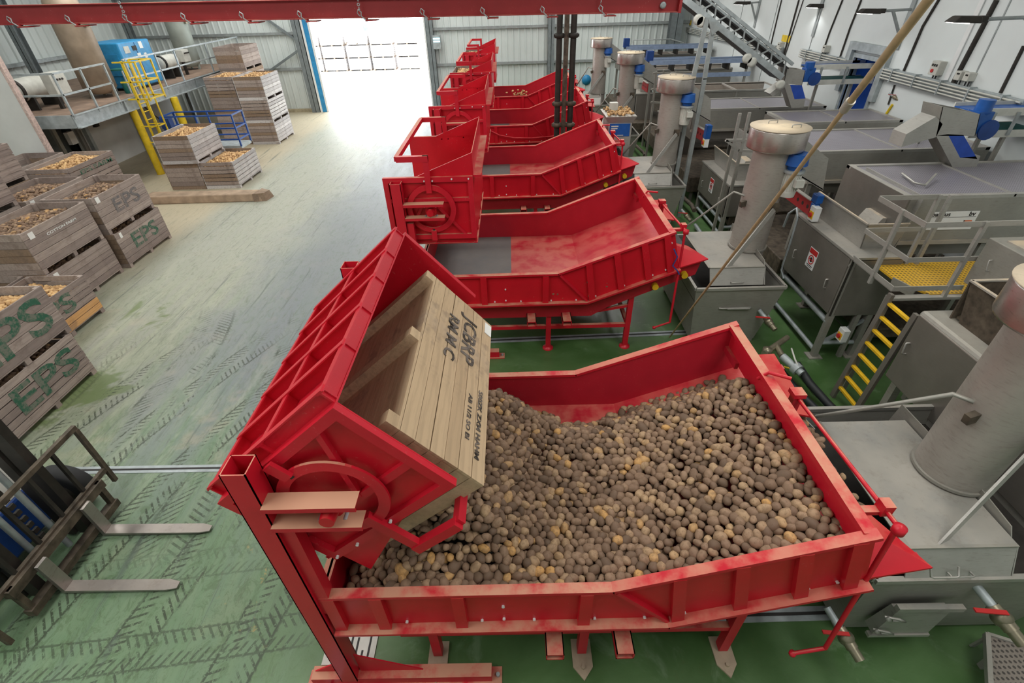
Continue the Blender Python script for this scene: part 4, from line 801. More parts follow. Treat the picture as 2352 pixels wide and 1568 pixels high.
# strip in the second hopper
it = []
for i in range(26):
    for j in range(7):
        x = -.35+i*.076+rr.uniform(-.02, .02); w_ = .08+.50*ss(-.4, 1.4, x)
        y = 7.15+.06+j*.072+rr.uniform(-.02, .02)
        if y-7.2 > w_ or x > 1.75: continue
        f = 1.20 if x < 1.24 else 1.20+(x-1.24)*.404
        th = .30*ss(-.1, 1.1, x)*(1-(y-7.2)/max(.1, w_)*.8); n_ = 1+int(th/.07)
        for q in range(n_): it.append(((x, y, f+.035+q*.066), rand_rot(rr), pot_dims(rr)))
tag(heap_mesh('potatoes', it, SH2, 'potatoes', 6), 'strip of potatoes along the near side of the second hopper', 'potatoes', None, 'stuff')
it = [((.35+rr.gauss(0, .22), 22.95+rr.random()*.5, 1.3+rr.random()*.55), rand_rot(rr), pot_dims(rr)) for _ in range(70)]
tag(heap_mesh('potatoes', it, SH1, 'potatoes_pale', 7), 'few pale potatoes peeping over the farthest hopper edge', 'potatoes', None, 'stuff')
# ================================================================ WASH STATIONS (tank + upright elevator tube)
def handle(mb, p, d, n, L=.16, o=.05, r=.008):
    p = Vector(p); d = Vector(d).normalized()*(L/2); n = Vector(n).normalized()*o
    return mb.path([p-d, p-d+n*.9, p-d*.8+n, p+d*.8+n, p+d+n*.9, p+d], r, 6)
CYX = [4.36, 4.36, 4.14, 4.08, 3.90]; SY = [0, 5.2, 10.4, 15.65, 20.85]
def valve(name, p, label, d=(.35, -1, -.35), s=1.0, par=None):
    t = thing(name, p, label, 'valve'); d = Vector(d).normalized(); p = Vector(p)
    MB().tube(p-d*.10*s, p+d*.10*s, .035*s, None, 14).build('pipe', 'galv', t)
    MB().tube(p+d*.08*s, p+d*.26*s, .05*s, .055*s, 14).lathe(p+d*.17*s, [(0, -.07*s), (.06*s, -.04*s), (.06*s, .04*s), (0, .07*s)], 16).build('body', 'brass', t)
    MB().tube(p+d*.26*s, p+d*.36*s, .045*s, None, 14).build('nut', 'brass', t)
    MB().bar(p+d*.17*s+Vector((0, 0, .08*s)), p+d*.15*s+Vector((-.24*s, 0, .09*s)), .035*s, .012*s).build('lever', 'signred', t)
    return t
def station(k):
    o = SY[k]; cx = CYX[k]; cy = 3.15+o; dxs = cx-4.36
    nm_ = ['nearest', 'second', 'third', 'fourth', 'farthest'][k]
    t = thing('wash_tank', (3.2+dxs, 2.0+o, 0), '%s stainless wash tank beside the red hoppers' % nm_, 'tank', 'stainless wash tanks')
    Yf = 2.20 if k == 0 else 2.12; X0, X1, Y0, Y1, ZT = 3.16+dxs, 4.72+dxs+(.5 if k == 0 else 0), Yf+o, 4.35+o, 1.22
    bx0, bx1, by0, by1 = 3.30+dxs, 4.50+dxs+(.6 if k == 0 else 0), Yf+.10+o, 4.2+o
    m = MB()
    out_ = [(X0, Y0, ZT), (X1, Y0, ZT), (X1, Y1, ZT), (X0, Y1, ZT)]; bot_ = [(bx0, by0, .06), (bx1, by0, .06), (bx1, by1, .06), (bx0, by1, .06)]
    for i in range(4):
        j = (i+1) % 4; a, b, c_, d_ = Vector(bot_[i]), Vector(bot_[j]), Vector(out_[j]), Vector(out_[i]); ctr = Vector(((X0+X1)/2, (Y0+Y1)/2, .6)); n = (b-a).cross(d_-a).normalized()
        if n.dot(ctr-a) < 0: n = -n
        m.prism([a, b, c_, d_], n*.012)
    m.prism(bot_, (0, 0, .012)); m.build('tank_body', 'steel2', t)
    rm = MB()
    for i in range(4): rm.bar(out_[i], out_[(i+1) % 4], .05, .05)
    rm.build('rim', 'steel', t)
    MB().box((X0+.03, Y0+.03, .95), (X1-.03, Y1-.03, .96)).build('water', 'dark', t)
    for x, y in ((bx0+.05, by0+.05), (bx1-.05, by0+.05), (bx0+.05, by1-.05), (bx1-.05, by1-.05)): MB().box((x-.04, y-.04, 0), (x+.04, y+.04, .08)).build('foot', 'steel2', t)
    # hood over the tank
    hx0, hx1, hy0, hy1 = 3.40+dxs, 4.36+dxs, 2.33+o, 3.85+o; zt = 1.52
    hd = MB().prism([(hx0, hy0, zt), (hx1, hy0, zt), (hx1, hy1, zt), (hx0, hy1, zt)], (0, 0, -.015)).prism([(hx0, hy0, zt), (hx1, hy0, zt), (hx1-.01, hy0-.13, ZT+.02), (hx0+.02, hy0-.13, ZT+.02)], (0, .012, 0)).prism([(hx1, hy0-.13, ZT+.02), (hx1, hy0, zt), (hx1, hy1, zt), (hx1, hy1, ZT+.02)], (.012, 0, 0)).build('hood', 'steel', t)
    lip = MB().bar((hx0, hy0, zt+.005), (hx0, hy1, zt+.005), .05, .012).bar((hx0, hy0, zt+.006), (hx1, hy0, zt+.006), .03, .012).build('hood_edge', 'steel2', hd)
    hb = MB(); handle(hb, ((hx0+hx1)/2, hy0-.11, ZT+.08), (1, 0, 0), (0, -1, .2), .2, .05, .009); hb.build('handle', 'steel', hd)
    MB().prism([(hx1+.03, hy0-.1, ZT), (hx1+.03, hy0+.75, ZT), (hx1+.03, hy0+.7, ZT+.42), (hx1+.03, hy0+.15, ZT+.36)], (.012, 0, 0)).prism([(hx1+.03, hy1-.45, ZT), (hx1+.03, hy1+.2, ZT), (hx1+.03, hy1+.15, ZT+.40), (hx1+.03, hy1-.4, ZT+.40)], (.012, 0, 0)).build('splash_cheek', 'steel2', hd)
    if k == 1:
        hb = MB(); hb.path([(4.2+dxs, Y0-.01, .8), (3.8+dxs, Y0+.0, .8)], .014, 6); handle(hb, (3.95+dxs, Y0+.07, .80), (1, 0, 0), (0, -1, 0), .55, .05, .02); hb.build('grab_rail', 'steel', t)
    # elevator tube
    e = thing('elevator_tube', (cx, cy, 1.2), '%s upright stainless elevator tube rising from its wash tank' % nm_, 'elevator', 'stainless elevator tubes')
    MB().tube((cx, cy, 1.1), (cx, cy, 3.36), .31, .31, 40).build('tube', 'tubesteel', e)
    MB().ring((cx, cy, 1.54), .335, .30, .03, 40, 'z').build('base_flange', 'steel2', e)
    cp_ = MB().lathe((cx, cy, 3.30), [(.30, 0), (.445, .0), (.45, .02), (.45, .30), (.445, .315), (.40, .32)], 48).build('cap_drum', 'shiny', e)
    MB().lathe((cx, cy, 3.62), [(.46, 0), (.46, .012), (.0, .016)], 48).build('lid', 'cream', cp_)
    hb = MB(); handle(hb, (cx-.05, cy+.18, 3.635), (1, .1, 0), (0, 0, 1), .15, .045); handle(hb, (cx+.18, cy-.15, 3.635), (1, .1, 0), (0, 0, 1), .15, .045); hb.build('lid_handles', 'steel', cp_)
    mx, my = cx+.28, cy-.28
    mo = MB().tube((mx, my, 3.28), (mx, my, 3.10), .16, .18, 20).tube((mx, my, 3.10), (mx, my, 3.02), .13, .11, 20).build('gearbox', 'blue', e)
    MB().tube((mx, my, 3.02), (mx, my, 2.98), .17, .17, 24).build('motor_flange', 'galv', mo)
    mm = MB().tube((mx, my, 2.98), (mx, my, 2.66), .13, .13, 24)
    for a in range(20):
        an = a*.314; mm.bar((mx+.13*math.cos(an), my+.13*math.sin(an), 2.95), (mx+.13*math.cos(an), my+.13*math.sin(an), 2.70), .012, .03)
    mm.build('motor', 'offwhite', e); MB().tube((mx, my, 2.66), (mx, my, 2.58), .13, .12, 24).box((mx-.02, my-.22, 2.78), (mx+.12, my-.1, 2.9)).build('fan_cover', 'offwhite', e)
    MB().box((cx+.05, cy-.33, 2.30), (cx+.20, cy-.30, 2.46)).build('brace_plate', 'grime', e); MB().bar((cx-.28, cy-.10, 2.40), (cx-.38, cy-.12, 2.38), .06, .1).build('brace_plate', 'grime', e)
    MB().bar((cx+.12, cy-.34, 2.36), (hx0+.12, hy0-.08, ZT+.04), .085, .02, (0, 1, .2)).build('front_brace', 'steel', e)
    MB().path([(cx-.30, cy-.02, 2.50), (cx-.48, cy+.02, 2.56), (hx0-.02, hy1+.05, ZT+.34)], .022, 4).build('rear_brace', 'steel2', e)
    # discharge chute towards the machines
    MB().prism([(cx+.25, cy+.30, 3.55), (cx+.95, cy+.30, 3.10), (cx+1.05, cy+.30, 2.55), (cx+.30, cy+.30, 2.95)], (0, .02, 0)).prism([(cx+.25, cy-.02, 3.55), (cx+.95, cy-.02, 3.10), (cx+1.05, cy-.02, 2.55), (cx+.30, cy-.02, 2.95)], (0, .02, 0)).prism([(cx+.25, cy-.02, 2.98), (cx+1.05, cy-.02, 2.56), (cx+1.05, cy+.3, 2.56), (cx+.25, cy+.3, 2.98)], (0, 0, .02)).build('chute', 'steel', e)
    return t, e
for k_ in range(5): station(k_)
tg = MB().box((3.18, 1.93, .42), (3.52, 1.97, .78)).build('hatch_plate', 'steel', None)
ht = thing('access_hatch', (3.3, 1.98, .5), 'clamped stainless access hatch low on the nearest wash tank', 'hatch')
bpy.data.objects.remove(tg)
MB().hexa([(3.45, 2.12, .34), (4.0, 2.12, .34), (4.0, 2.24, .34), (3.45, 2.24, .34), (3.5, 2.12, .78), (4.0, 2.12, .78), (4.0, 2.2, .78), (3.5, 2.2, .78)]).build('door', 'steel', ht)
MB().bar((3.48, 2.13, .84), (4.1, 2.13, .82), .05, .06).build('clamp_bar', 'steel', ht); MB().bar((3.42, 2.13, .31), (4.02, 2.13, .30), .05, .04).build('lower_bar', 'steel', ht)
hb = MB()
for z in (.44, .70): hb.path([(3.42, 2.12, z), (3.52, 2.08, z+.03), (3.6, 2.08, z-.02), (3.5, 2.1, z-.04)], .012, 6).lathe((3.44, 2.10, z), [(0, -.03), (.03, 0), (0, .03)], 10)
hb.build('latches', 'steel', ht)
valve('ball_valve', P(1915, 1420, y=2.16), 'lower left drain valve with red lever on the nearest wash tank', s=1.0)
valve('ball_valve', P(2258, 1365, y=2.16), 'right drain valve with red lever on the nearest wash tank', s=1.15)
valve('ball_valve', P(1752, 722, y=7.25), 'drain valve with red lever on the second wash tank'); valve('ball_valve', P(1570, 487, y=12.5), 'drain valve with red lever on the third wash tank')
hb = MB(); handle(hb, P(2170, 1302, y=2.18), (1, 0, 0), (0, -.3, -.4), .24, .09, .010); tag(hb.build('lifting_handle', 'steel'), 'bent steel handle on the rim of the nearest wash tank', 'handle')
# ================================================================ DOORED MACHINES ON LEGS
def doored_box(y0, y1, x0, x1, z0, z1, label, k, sign=True, hopper_=True):
    t = thing('washer_cabinet', (x0, y0, 0), label, 'machine', 'stainless washer cabinets')
    MB().box((x0, y0, z0), (x1, y1, z1)).build('cabinet', 'steel2', t, bevel=.01)
    d = MB().box((x0-.02, y0+.06, z0+.03), (x0, y1-.05, z1-.03)).build('door', 'steel_d', t, bevel=.004)
    for yy_ in (y0+.35, y1-.35):
        hb = MB(); handle(hb, (x0-.02, yy_, (z0+z1)/2-.1), (0, .1, 1), (-1, 0, 0), .16, .04, .010); hb.build('handle', 'steel', d)
    MB().box((x0-.02, y0-.004, z0), (x0+.02, y0, z1)).build('edge_trim', 'dark', t)
    MB().box((x0+.06, y0-.015, z0+.03), (x1-.03, y0, z1-.02)).build('end_panel', 'steel_d', t)
    fr_ = MB().box((x0-.03, y0-.03, z1), (x1+.02, y1+.02, z1+.035)); fr_.build('top_edge', 'steel', t)
    for x, y in ((x0+.05, y0+.05), (x0+.05, y1-.1), (x1-.1, y0+.05), (x1-.1, y1-.1)):
        l = MB().box((x-.045, y-.045, .02), (x+.045, y+.045, z0)).build('leg', 'steel2', t); MB().box((x-.12, y-.1, 0), (x+.12, y+.1, .02)).build('foot_plate', 'steel2', l)
    MB().tube((x0+.05, y0+.05, .12), (x0+.05, y1-.1, .12), .04).tube((x0+.05, y0+.05, z0-.15), (x0+.05, y1-.1, z0-.15), .05).build('leg_rail', 'galv', t); MB().tube((x0+.05, y0+.05, .3), (x1-.1, y0+.05, .3), .04).bar((x0+.05, y0+.1, .2), (x1-.1, y0+.05, z0-.1), .06, .04).build('cross_brace', 'galv', t)
    MB().prism([(x0+.05, y0+.1, z0), (x0+.05, y1-.1, z0), (x0+.45, y1-.1, z0-.35), (x0+.45, y0+.1, z0-.35)], (.02, 0, 0)).build('drip_tray', 'dark', t)
    if hopper_:
        zz = z1+.035
        hp = MB().prism([(x0+.25, y0+.3, zz), (x0+.25, y1-.2, zz), (x0+.18, y1-.1, zz+.42), (x0+.18, y0+.25, zz+.42)], (.015, 0, 0)).prism([(x0+.25, y0+.3, zz), (x1-.02, y0+.3, zz), (x1+.02, y0+.25, zz+.42), (x0+.18, y0+.25, zz+.42)], (0, .015, 0)).prism([(x1, y0+.3, zz), (x1, y1-.2, zz), (x1+.05, y1-.1, zz+.85), (x1+.05, y0+.25, zz+.85)], (.015, 0, 0)).build('feed_bin', 'steel', t)
        MB().bar((x0+.18, y0+.25, zz+.43), (x0+.18, y1-.1, zz+.43), .03, .02).bar((x0+.18, y0+.25, zz+.43), (x1+.02, y0+.25, zz+.43), .03, .02).build('bin_edge', 'lidsteel', hp)
        MB().hexa([(x1-.35, y0+.55, zz+.12), (x1-.02, y0+.55, zz+.12), (x1-.02, y0+1.0, zz+.12), (x1-.35, y0+1.0, zz+.12), (x1-.2, y0+.55, zz+.40), (x1-.02, y0+.55, zz+.40), (x1-.02, y0+1.0, zz+.40), (x1-.2, y0+1.0, zz+.40)]).build('deflector', 'lidsteel', hp)
    if sign:
        sy = (y0+y1)/2+.05; sg = MB().box((x0-.026, sy-.13, (z0+z1)/2-.12), (x0-.021, sy+.13, (z0+z1)/2+.24)).build('safety_sign', 'signw', t)
        MB().box((x0-.028, sy-.12, (z0+z1)/2+.14), (x0-.0261, sy+.12, (z0+z1)/2+.23)).build('sign_band', 'signred', sg)
        MB().ring((x0-.029, sy, (z0+z1)/2+.04), .085, .066, .003, 28, 'x').box((x0-.029, sy-.06, (z0+z1)/2+.032), (x0-.0265, sy+.06, (z0+z1)/2+.048)).build('ban_ring', 'signred', sg)
        MB().lathe((x0-.0275, sy, (z0+z1)/2+.04), [(.045, 0), (.045, .001)], 16, 'x').box((x0-.0275, sy-.09, (z0+z1)/2-.075), (x0-.0265, sy+.09, (z0+z1)/2-.06)).box((x0-.0275, sy-.07, (z0+z1)/2-.10), (x0-.0265, sy+.07, (z0+z1)/2-.09)).build('sign_print', 'ink', sg)
    return t
doored_box(6.87, 8.70, 5.35, 6.15, .90, 1.97, 'doored stainless cabinet with a no-reaching sign, left of the yellow ladder', 1)
doored_box(11.95, 14.0, 5.40, 6.10, .60, 1.40, 'doored stainless cabinet with a small sign behind the second tube', 2)
doored_box(16.9, 18.9, 5.30, 6.0, .75, 1.75, 'doored stainless cabinet behind the third tube', 3, False)
doored_box(22.2, 24.2, 5.2, 5.9, .75, 1.75, 'doored stainless cabinet far back behind the fourth tube', 4, False)
# near cabinet right of the ladder
nc = thing('washer_cabinet', (5.2, 2.6, 0), 'large doored cabinet with open bin nearest the camera, right of the yellow ladder', 'machine', 'stainless washer cabinets')
MB().box((5.2, 2.6, 1.02), (6.3, 5.22, 2.1)).build('cabinet', 'steel2', nc, bevel=.05)
d = MB().box((5.17, 2.65, 1.04), (5.2, 5.17, 2.06)).build('door', 'steel_d', nc, bevel=.012)
hb = MB(); handle(hb, P(2085, 800, x=5.17), (0, .15, 1), (-1, 0, 0), .16, .05, .011); hb.build('handle', 'steel', d)
MB().prism([(5.45, 2.7, 2.1), (5.45, 4.9, 2.1), (5.40, 5.0, 2.62), (5.40, 2.7, 2.62)], (.02, 0, 0)).prism([(5.42, 5.0, 2.1), (6.0, 5.0, 2.1), (6.0, 5.0, 2.62), (5.40, 5.0, 2.62)], (0, .02, 0)).prism([(5.47, 2.7, 2.12), (6.1, 2.7, 2.55), (6.1, 4.98, 2.55), (5.47, 4.98, 2.12)], (.0, 0, .02)).build('feed_bin', 'grime', nc)
MB().bar((5.41, 2.7, 2.63), (5.41, 5.02, 2.63), .04, .02).bar((5.41, 5.01, 2.63), (6.0, 5.01, 2.63), .04, .02).build('bin_edge', 'lidsteel', nc)
[MB().box((a_, b_, 0), (a_+.1, b_+.1, 1.02)).build('leg', 'steel2', nc) for a_, b_ in ((5.25, 5.0), (6.1, 5.0), (5.25, 2.7))]; MB().tube((5.3, 2.8, .35), (5.3, 5.0, .35), .05).build('leg_rail', 'galv', nc)
eb = thing('control_cabinet', (6.2, 5.1, 2.1), 'stainless box with a mesh lid right of the yellow platform', 'control box')
MB().box((6.2, 4.6, 2.12), (7.1, 5.85, 2.78)).build('case', 'steel2', eb, bevel=.01); MB().box((6.19, 4.6, 2.1), (6.21, 4.68, 2.8)).build('corner_post', 'steel_d', eb)
MB().box((6.3, 4.7, 2.78), (7.0, 5.7, 2.80)).build('lid', 'lidsteel', eb); MB().box((6.45, 4.8, 2.80), (6.95, 5.35, 2.805)).build('mesh_panel', 'mesh_dark', eb)
hb = MB(); handle(hb, P(2275, 610, x=6.19), (0, .3, 1), (-1, 0, 0), .14, .04); hb.build('handle', 'steel', eb)
[MB().box((a_, b_, 0), (a_+.08, b_+.08, 2.12)).build('leg', 'steel2', eb) for a_, b_ in ((6.25, 4.7), (6.95, 5.7), (6.25, 5.7))]
for i, (x, y0_, y1_, r, z, mt, lab) in enumerate(((5.0, 7.9, 12.6, .05, .12, 'galv', 'grey floor pipe between the second wash tank and the cabinets'), (5.12, 13.2, 17.6, .06, .3, 'grime', 'grimy floor pipe behind the third tube'), (4.95, 18.6, 24.0, .06, .3, 'grime', 'grimy floor pipe behind the fourth tube'), (5.15, 9.0, 11.6, .07, .07, 'hose', 'black hose lying before the cabinet behind the second tube'))):
    tag(MB().path([(x, y0_, z), (x+.05, y0_+.4, z), (x-.06, (y0_+y1_)/2, z*.8), (x, y1_, z)], r, 10).build('floor_pipe', mt), lab, 'pipe')
for x0, x1, y0_, y1_, h, lab in ((6.2, 9.2, 6.95, 9.2, .55, 'dark drip tray under the machine with the maker plate'), (5.7, 9.2, 9.35, 11.8, .7, 'dark drip tray under the second mesh-topped machine'), (5.6, 9.2, 12.0, 14.2, .7, 'dark drip tray beneath the rear spout'), (5.3, 9.2, 14.5, 17.4, .8, 'dark drip tray under the long mesh-topped machine'), (5.4, 9.2, 17.7, 21.0, .8, 'dark drip tray below the deep stainless trough'), (5.0, 9.2, 21.5, 28.0, .8, 'dark drip tray before the back wall')):
    t = thing('drip_tray', (x0, y0_, 0), lab, 'tray'); MB().box((x0, y0_, .35), (x1, y1_, h)).build('tray', 'grime', t, bevel=.02)
    for x, y in ((x0+.15, y0_+.1), (x1-.15, y0_+.1), (x0+.15, y1_-.1), (x1-.15, y1_-.1)): MB().box((x-.04, y-.04, 0), (x+.04, y+.04, .35)).build('leg', 'steel_d', t)
# ================================================================ PLATFORM, RAILS, YELLOW-TREADED LADDER
pf = thing('access_platform', (5.6, 5.95, 0), 'small access platform with yellow grating between the washers', 'platform')
MB().prism([(5.72, 6.95, 1.84), (7.4, 6.95, 1.84), (7.4, 5.95, 1.84), (5.95, 5.95, 1.84), (5.72, 6.3, 1.84)], (0, 0, .03)).build('grating', 'yellowmesh', pf)
MB().bar((5.34, 5.92, 1.98), (5.34, 6.86, 1.98), .07, .015, (1, 0, 0)).bar((5.34, 5.92, 1.84), (7.4, 5.92, 1.84), .10, .04).bar((5.34, 6.95, 1.84), (7.4, 6.95, 1.84), .1, .04).bar((5.65, 6.35, 1.86), (5.75, 6.0, 1.86), .02, .14).build('edge_channel', 'steel', pf)
for x, y in ((5.4, 5.98), (7.3, 5.98), (7.3, 6.9), (5.85, 6.9)): MB().box((x-.035, y-.035, 0), (x+.035, y+.035, 1.84)).build('leg', 'steel2', pf)
hr = thing('platform_railing', (5.34, 5.9, 1.85), 'flat-bar stainless railing around the yellow platform', 'railing')
for z in (2.0, 2.45, 2.95):
    MB().bar((5.33, 5.90, z), (5.33, 6.88, z), .015, .07).bar((5.33, 5.90, z), (6.75 if z > 2.9 else 6.3, 5.90, z), .015, .07, (0, 0, 1)).build('rail', 'steel', hr)
    if z > 2.1: MB().bar((5.33, 6.88, z), (6.2, 6.88, z), .015, .07).build('rail', 'steel', hr)
for x, y in ((5.33, 6.35), (6.2, 6.88), (6.35, 6.86), (6.1, 5.90), (6.75, 5.90)): MB().bar((x, y, 1.84), (x, y, 2.98), .05, .05).build('post', 'steel', hr)
l2 = thing('tread_ladder', (5.2, 5.6, 0), 'steep ladder with yellow gripped treads beside the near cabinet', 'ladder')
for y in (5.85, 5.33): MB().bar((5.18, y, 0), (5.30, y, 1.95), .05, .08, (0, 1, 0)).build('stringer', 'steel_d', l2)
for i in range(8):
    z = .22+i*.225; x = 5.18+z*.062; MB().box((x-.02, 5.35, z), (x+.035, 5.84, z+.035)).build('tread', 'grip', l2)
# isolators, switches and red motor guards
def isolator(p, label, s=1.0, body='white'):
    t = thing('isolator_switch', p, label, 'switch'); x, y, z = p
    MB().box((x-.05*s, y-.06*s, z-.09*s), (x+.03*s, y+.06*s, z+.09*s)).build('case', body, t, bevel=.006)
    MB().box((x-.056*s, y-.045*s, z-.06*s), (x-.05*s, y+.045*s, z+.03*s)).build('face_plate', 'grip', t); MB().lathe((x-.075*s, y, z-.015*s), [(.03*s, 0), (.03*s, .02*s)], 16, 'x').build('knob', 'signred', t); return t
isolator(P(1938, 768, x=5.6), 'rotary isolator low under the doored cabinet', 1.3)
isolator(P(1873, 490, x=5.40), 'rotary isolator with red knob above the doored cabinet', 1.4)
isolator(P(1622, 325, x=5.3), 'rotary isolator with red knob on the cabinet behind the second tube', 1.5); q_ = P(2137, 265, y=10.2); t_ = isolator(q_, 'rotary isolator on a stem against the white right wall', 1.3); MB().box((q_.x-.02, q_.y-.02, 0), (q_.x+.02, q_.y+.02, q_.z-.1)).build('stem', 'steel2', t_)
so = thing('blue_socket', P(1876, 462, x=5.42), 'pair of blue industrial sockets above the doored cabinet', 'socket'); q = P(1876, 462, x=5.42)
MB().box(q-Vector((.06, .09, .02)), q+Vector((.06, .09, .13))).box(q-Vector((.05, .07, .14)), q+Vector((.05, .07, -.03))).build('case', 'blue', so, bevel=.015); so2 = thing('blue_socket', P(1627, 300, x=5.3), 'blue industrial socket beside the second tube', 'socket'); q = P(1627, 300, x=5.3)
MB().box(q-Vector((.08, .1, .2)), q+Vector((.06, .1, .15))).build('case', 'blue', so2, bevel=.015)
def red_rail(p0, p1, label, h=.22):
    t = thing('sprocket_guard', p0, label, 'guard'); d_ = (p1-p0)
    MB().prism([p0, p1, p1-Vector((0, 0, h)), p0-Vector((0, 0, h))], (.03, 0, 0)).build('plate', 'beamred', t); MB().bar(p0+Vector((0, 0, .01)), p1+Vector((0, 0, .01)), .08, .015).build('edge', 'steel', t)
    hm = MB()
    for i in range(5):
        c_ = p0+d_*((i+.5)/5)-Vector((.003, 0, h*.5)); hm.lathe(c_, [(.035, 0), (.035, .004)], 14, 'x')
    hm.build('holes', 'dark', t)
red_rail(P(1812, 424, x=5.42), P(1866, 462, x=5.42), 'red perforated guard with sockets above the doored cabinet', .26); red_rail(P(1592, 283, x=5.3), P(1620, 300, x=5.3), 'red guard behind the second tube', .3); red_rail(P(1476, 184, x=5.2), P(1488, 192, x=5.2), 'small red guard behind the third tube', .3)
tag(MB().path([P(1800, 520, x=5.3), P(1812, 490, x=5.25), P(1830, 478, x=5.3), P(1832, 500, x=5.32), P(1815, 560, x=5.33), P(1795, 620, x=5.34), P(1800, 640, x=5.35)], .022, 8).build('conduit_pipe', 'galv'), 'bent grey conduit down the far edge of the doored cabinet', 'conduit')
# ================================================================ MESH-TOPPED SORTING MACHINES
def mesh_machine(x0, x1, y0, y1, zt, zb, label, rows=1, mat='mesh', panel=True):
    t = thing('sorting_machine', (x0, y0, 0), label, 'machine', 'mesh-topped stainless machines')
    MB().box((x0+.08, y0+.06, zt-.03), (x1-.05, y1-.06, zt-.01)).build('mesh_cover', mat, t)
    f_ = MB().box((x0, y0, zt-.04), (x1, y0+.08, zt+.01)).box((x0, y1-.08, zt-.04), (x1, y1, zt+.01)).box((x0, y0, zt-.04), (x0+.10, y1, zt+.012)).box((x1-.08, y0, zt-.04), (x1, y1, zt+.012))
    n = max(1, int((x1-x0)/1.3))
    for i in range(1, n): f_.box((x0+(x1-x0)*i/n-.015, y0, zt-.03), (x0+(x1-x0)*i/n+.015, y1, zt+.008))
    f_.build('top_frame', 'steel', t)
    MB().box((x0+.02, y0, zb), (x1, y0+.015, zt-.04)).build('side_sheet', 'steel2', t); MB().box((x0+.02, y1-.015, zb), (x1, y1, zt-.04)).build('side_sheet', 'steel2', t); MB().box((x0, y0, zb), (x0+.015, y1, zt-.04)).build('end_sheet', 'steel_d', t); MB().box((x0+.02, y0-.03, zb-.06), (x1, y0+.03, zb)).build('sill', 'lidsteel', t)
    MB().box((x0+.1, y0+.1, zb-.3), (x1, y1-.1, zb-.06)).build('trough', 'steel_d', t)
    for x in (x0+.15, (x0+x1)/2, x1-.15):
        for y in (y0+.08, y1-.08): MB().box((x-.04, y-.04, 0), (x+.04, y+.04, zb)).build('leg', 'steel2', t)
    return t
m1 = mesh_machine(6.02, 9.3, 7.22, 8.85, 2.82, 2.10, 'mesh-topped sorting machine with the maker plate, behind the yellow platform')
# maker plate seen behind the railing
sx0 = P(2130, 500, y=7.2); sx1 = P(2238, 528, y=7.2)
pl = MB().box((sx0.x, 7.205, 2.28), (sx0.x+.78, 7.212, 2.58)).build('maker_plate', 'signw', m1)
text('backus', .095, 'ink', frame((sx0.x+.20, 7.203, 2.535), (1, 0, 0), (0, 0, 1)), pl, 'lettering', 1.1); text('bv', .095, 'ink', frame((sx0.x+.68, 7.203, 2.535), (1, 0, 0), (0, 0, 1)), pl, 'lettering', 1.1)
MB().box((sx0.x+.60, 7.202, 2.41), (sx0.x+.73, 7.206, 2.43)).box((sx0.x+.59, 7.202, 2.37), (sx0.x+.71, 7.206, 2.39)).box((sx0.x+.58, 7.202, 2.33), (sx0.x+.69, 7.206, 2.35)).box((sx0.x+.60, 7.202, 2.37), (sx0.x+.62, 7.206, 2.43)).box((sx0.x+.68, 7.202, 2.33), (sx0.x+.70, 7.206, 2.39)).build('logo', 'orangeprint', pl)
MB().box((sx0.x+.02, 7.203, 2.485), (sx0.x+.76, 7.206, 2.49)).box((sx0.x+.03, 7.203, 2.34), (sx0.x+.14, 7.206, 2.347)).box((sx0.x+.03, 7.203, 2.37), (sx0.x+.12, 7.206, 2.377)).box((sx0.x+.30, 7.203, 2.34), (sx0.x+.5, 7.206, 2.347)).box((sx0.x+.30, 7.203, 2.37), (sx0.x+.5, 7.206, 2.377)).build('small_print', 'ink', pl)
MB().path([P(2072, 398, z=2.86), P(2100, 420, z=2.86), P(2125, 425, z=2.86), P(2150, 400, z=2.9)], .018, 6).build('lift_bar', 'steel', m1)
MB().prism([P(1955, 383, z=2.83), P(2090, 455, z=2.83), P(2040, 560, x=6.02), P(1915, 470, x=6.02)], (.03, 0, 0)).build('front_cheek', 'steel_d', m1)
mesh_machine(5.9, 9.3, 9.75, 11.45, 2.80, 2.25, 'mesh-topped sorting machine behind the blue-lined spout', 1)
mesh_machine(6.6, 9.3, 12.3, 13.6, 2.75, 2.3, 'narrow mesh-topped machine below the rear spout', 1)
mesh_machine(5.1, 8.8, 14.7, 16.2, 2.62, 2.1, 'long mesh-topped machine under the inclined conveyor', 1, 'mesh')
def open_trough(x0, x1, y0, y1, zt, h, label, nb=2):
    t = thing('sorting_trough', (x0, y0, 0), label, 'machine'); 
    MB().box((x0, y0, zt-h), (x1, y0+.03, zt)).build('side_sheet', 'steel2', t); MB().box((x0, y1-.03, zt-h), (x1, y1, zt)).build('side_sheet', 'steel2', t); MB().box((x0, y0, zt-h), (x0+.03, y1, zt)).build('end_sheet', 'steel_d', t)
    MB().box((x0, y0, zt-.25), (x1, y1, zt-.22)).build('belt', MAT.setdefault('tanbelt', plain('tan_belt', (196, 168, 158), 0.7, 0, 0.08)), t)
    m = MB().bar((x0, y0, zt), (x1, y0, zt), .06, .05).bar((x0, y1, zt), (x1, y1, zt), .06, .05)
    for i in range(nb+1): m.bar((x0+(x1-x0)*i/nb, y0, zt), (x0+(x1-x0)*i/nb, y1, zt), .05, .04).bar((x0+(x1-x0)*i/nb, y0-.01, zt), (x0+(x1-x0)*i/nb, y0-.01, zt-h), .04, .03, (0, 1, 0))
    m.build('frame', 'steel', t)
    for x in (x0+.1, x1-.1):
        for y in (y0+.05, y1-.05): MB().box((x-.04, y-.04, 0), (x+.04, y+.04, zt-h)).build('leg', 'steel2', t)
open_trough(6.0, 9.0, 17.8, 19.2, 2.55, .95, 'deep open stainless trough below the foot of the inclined conveyor')
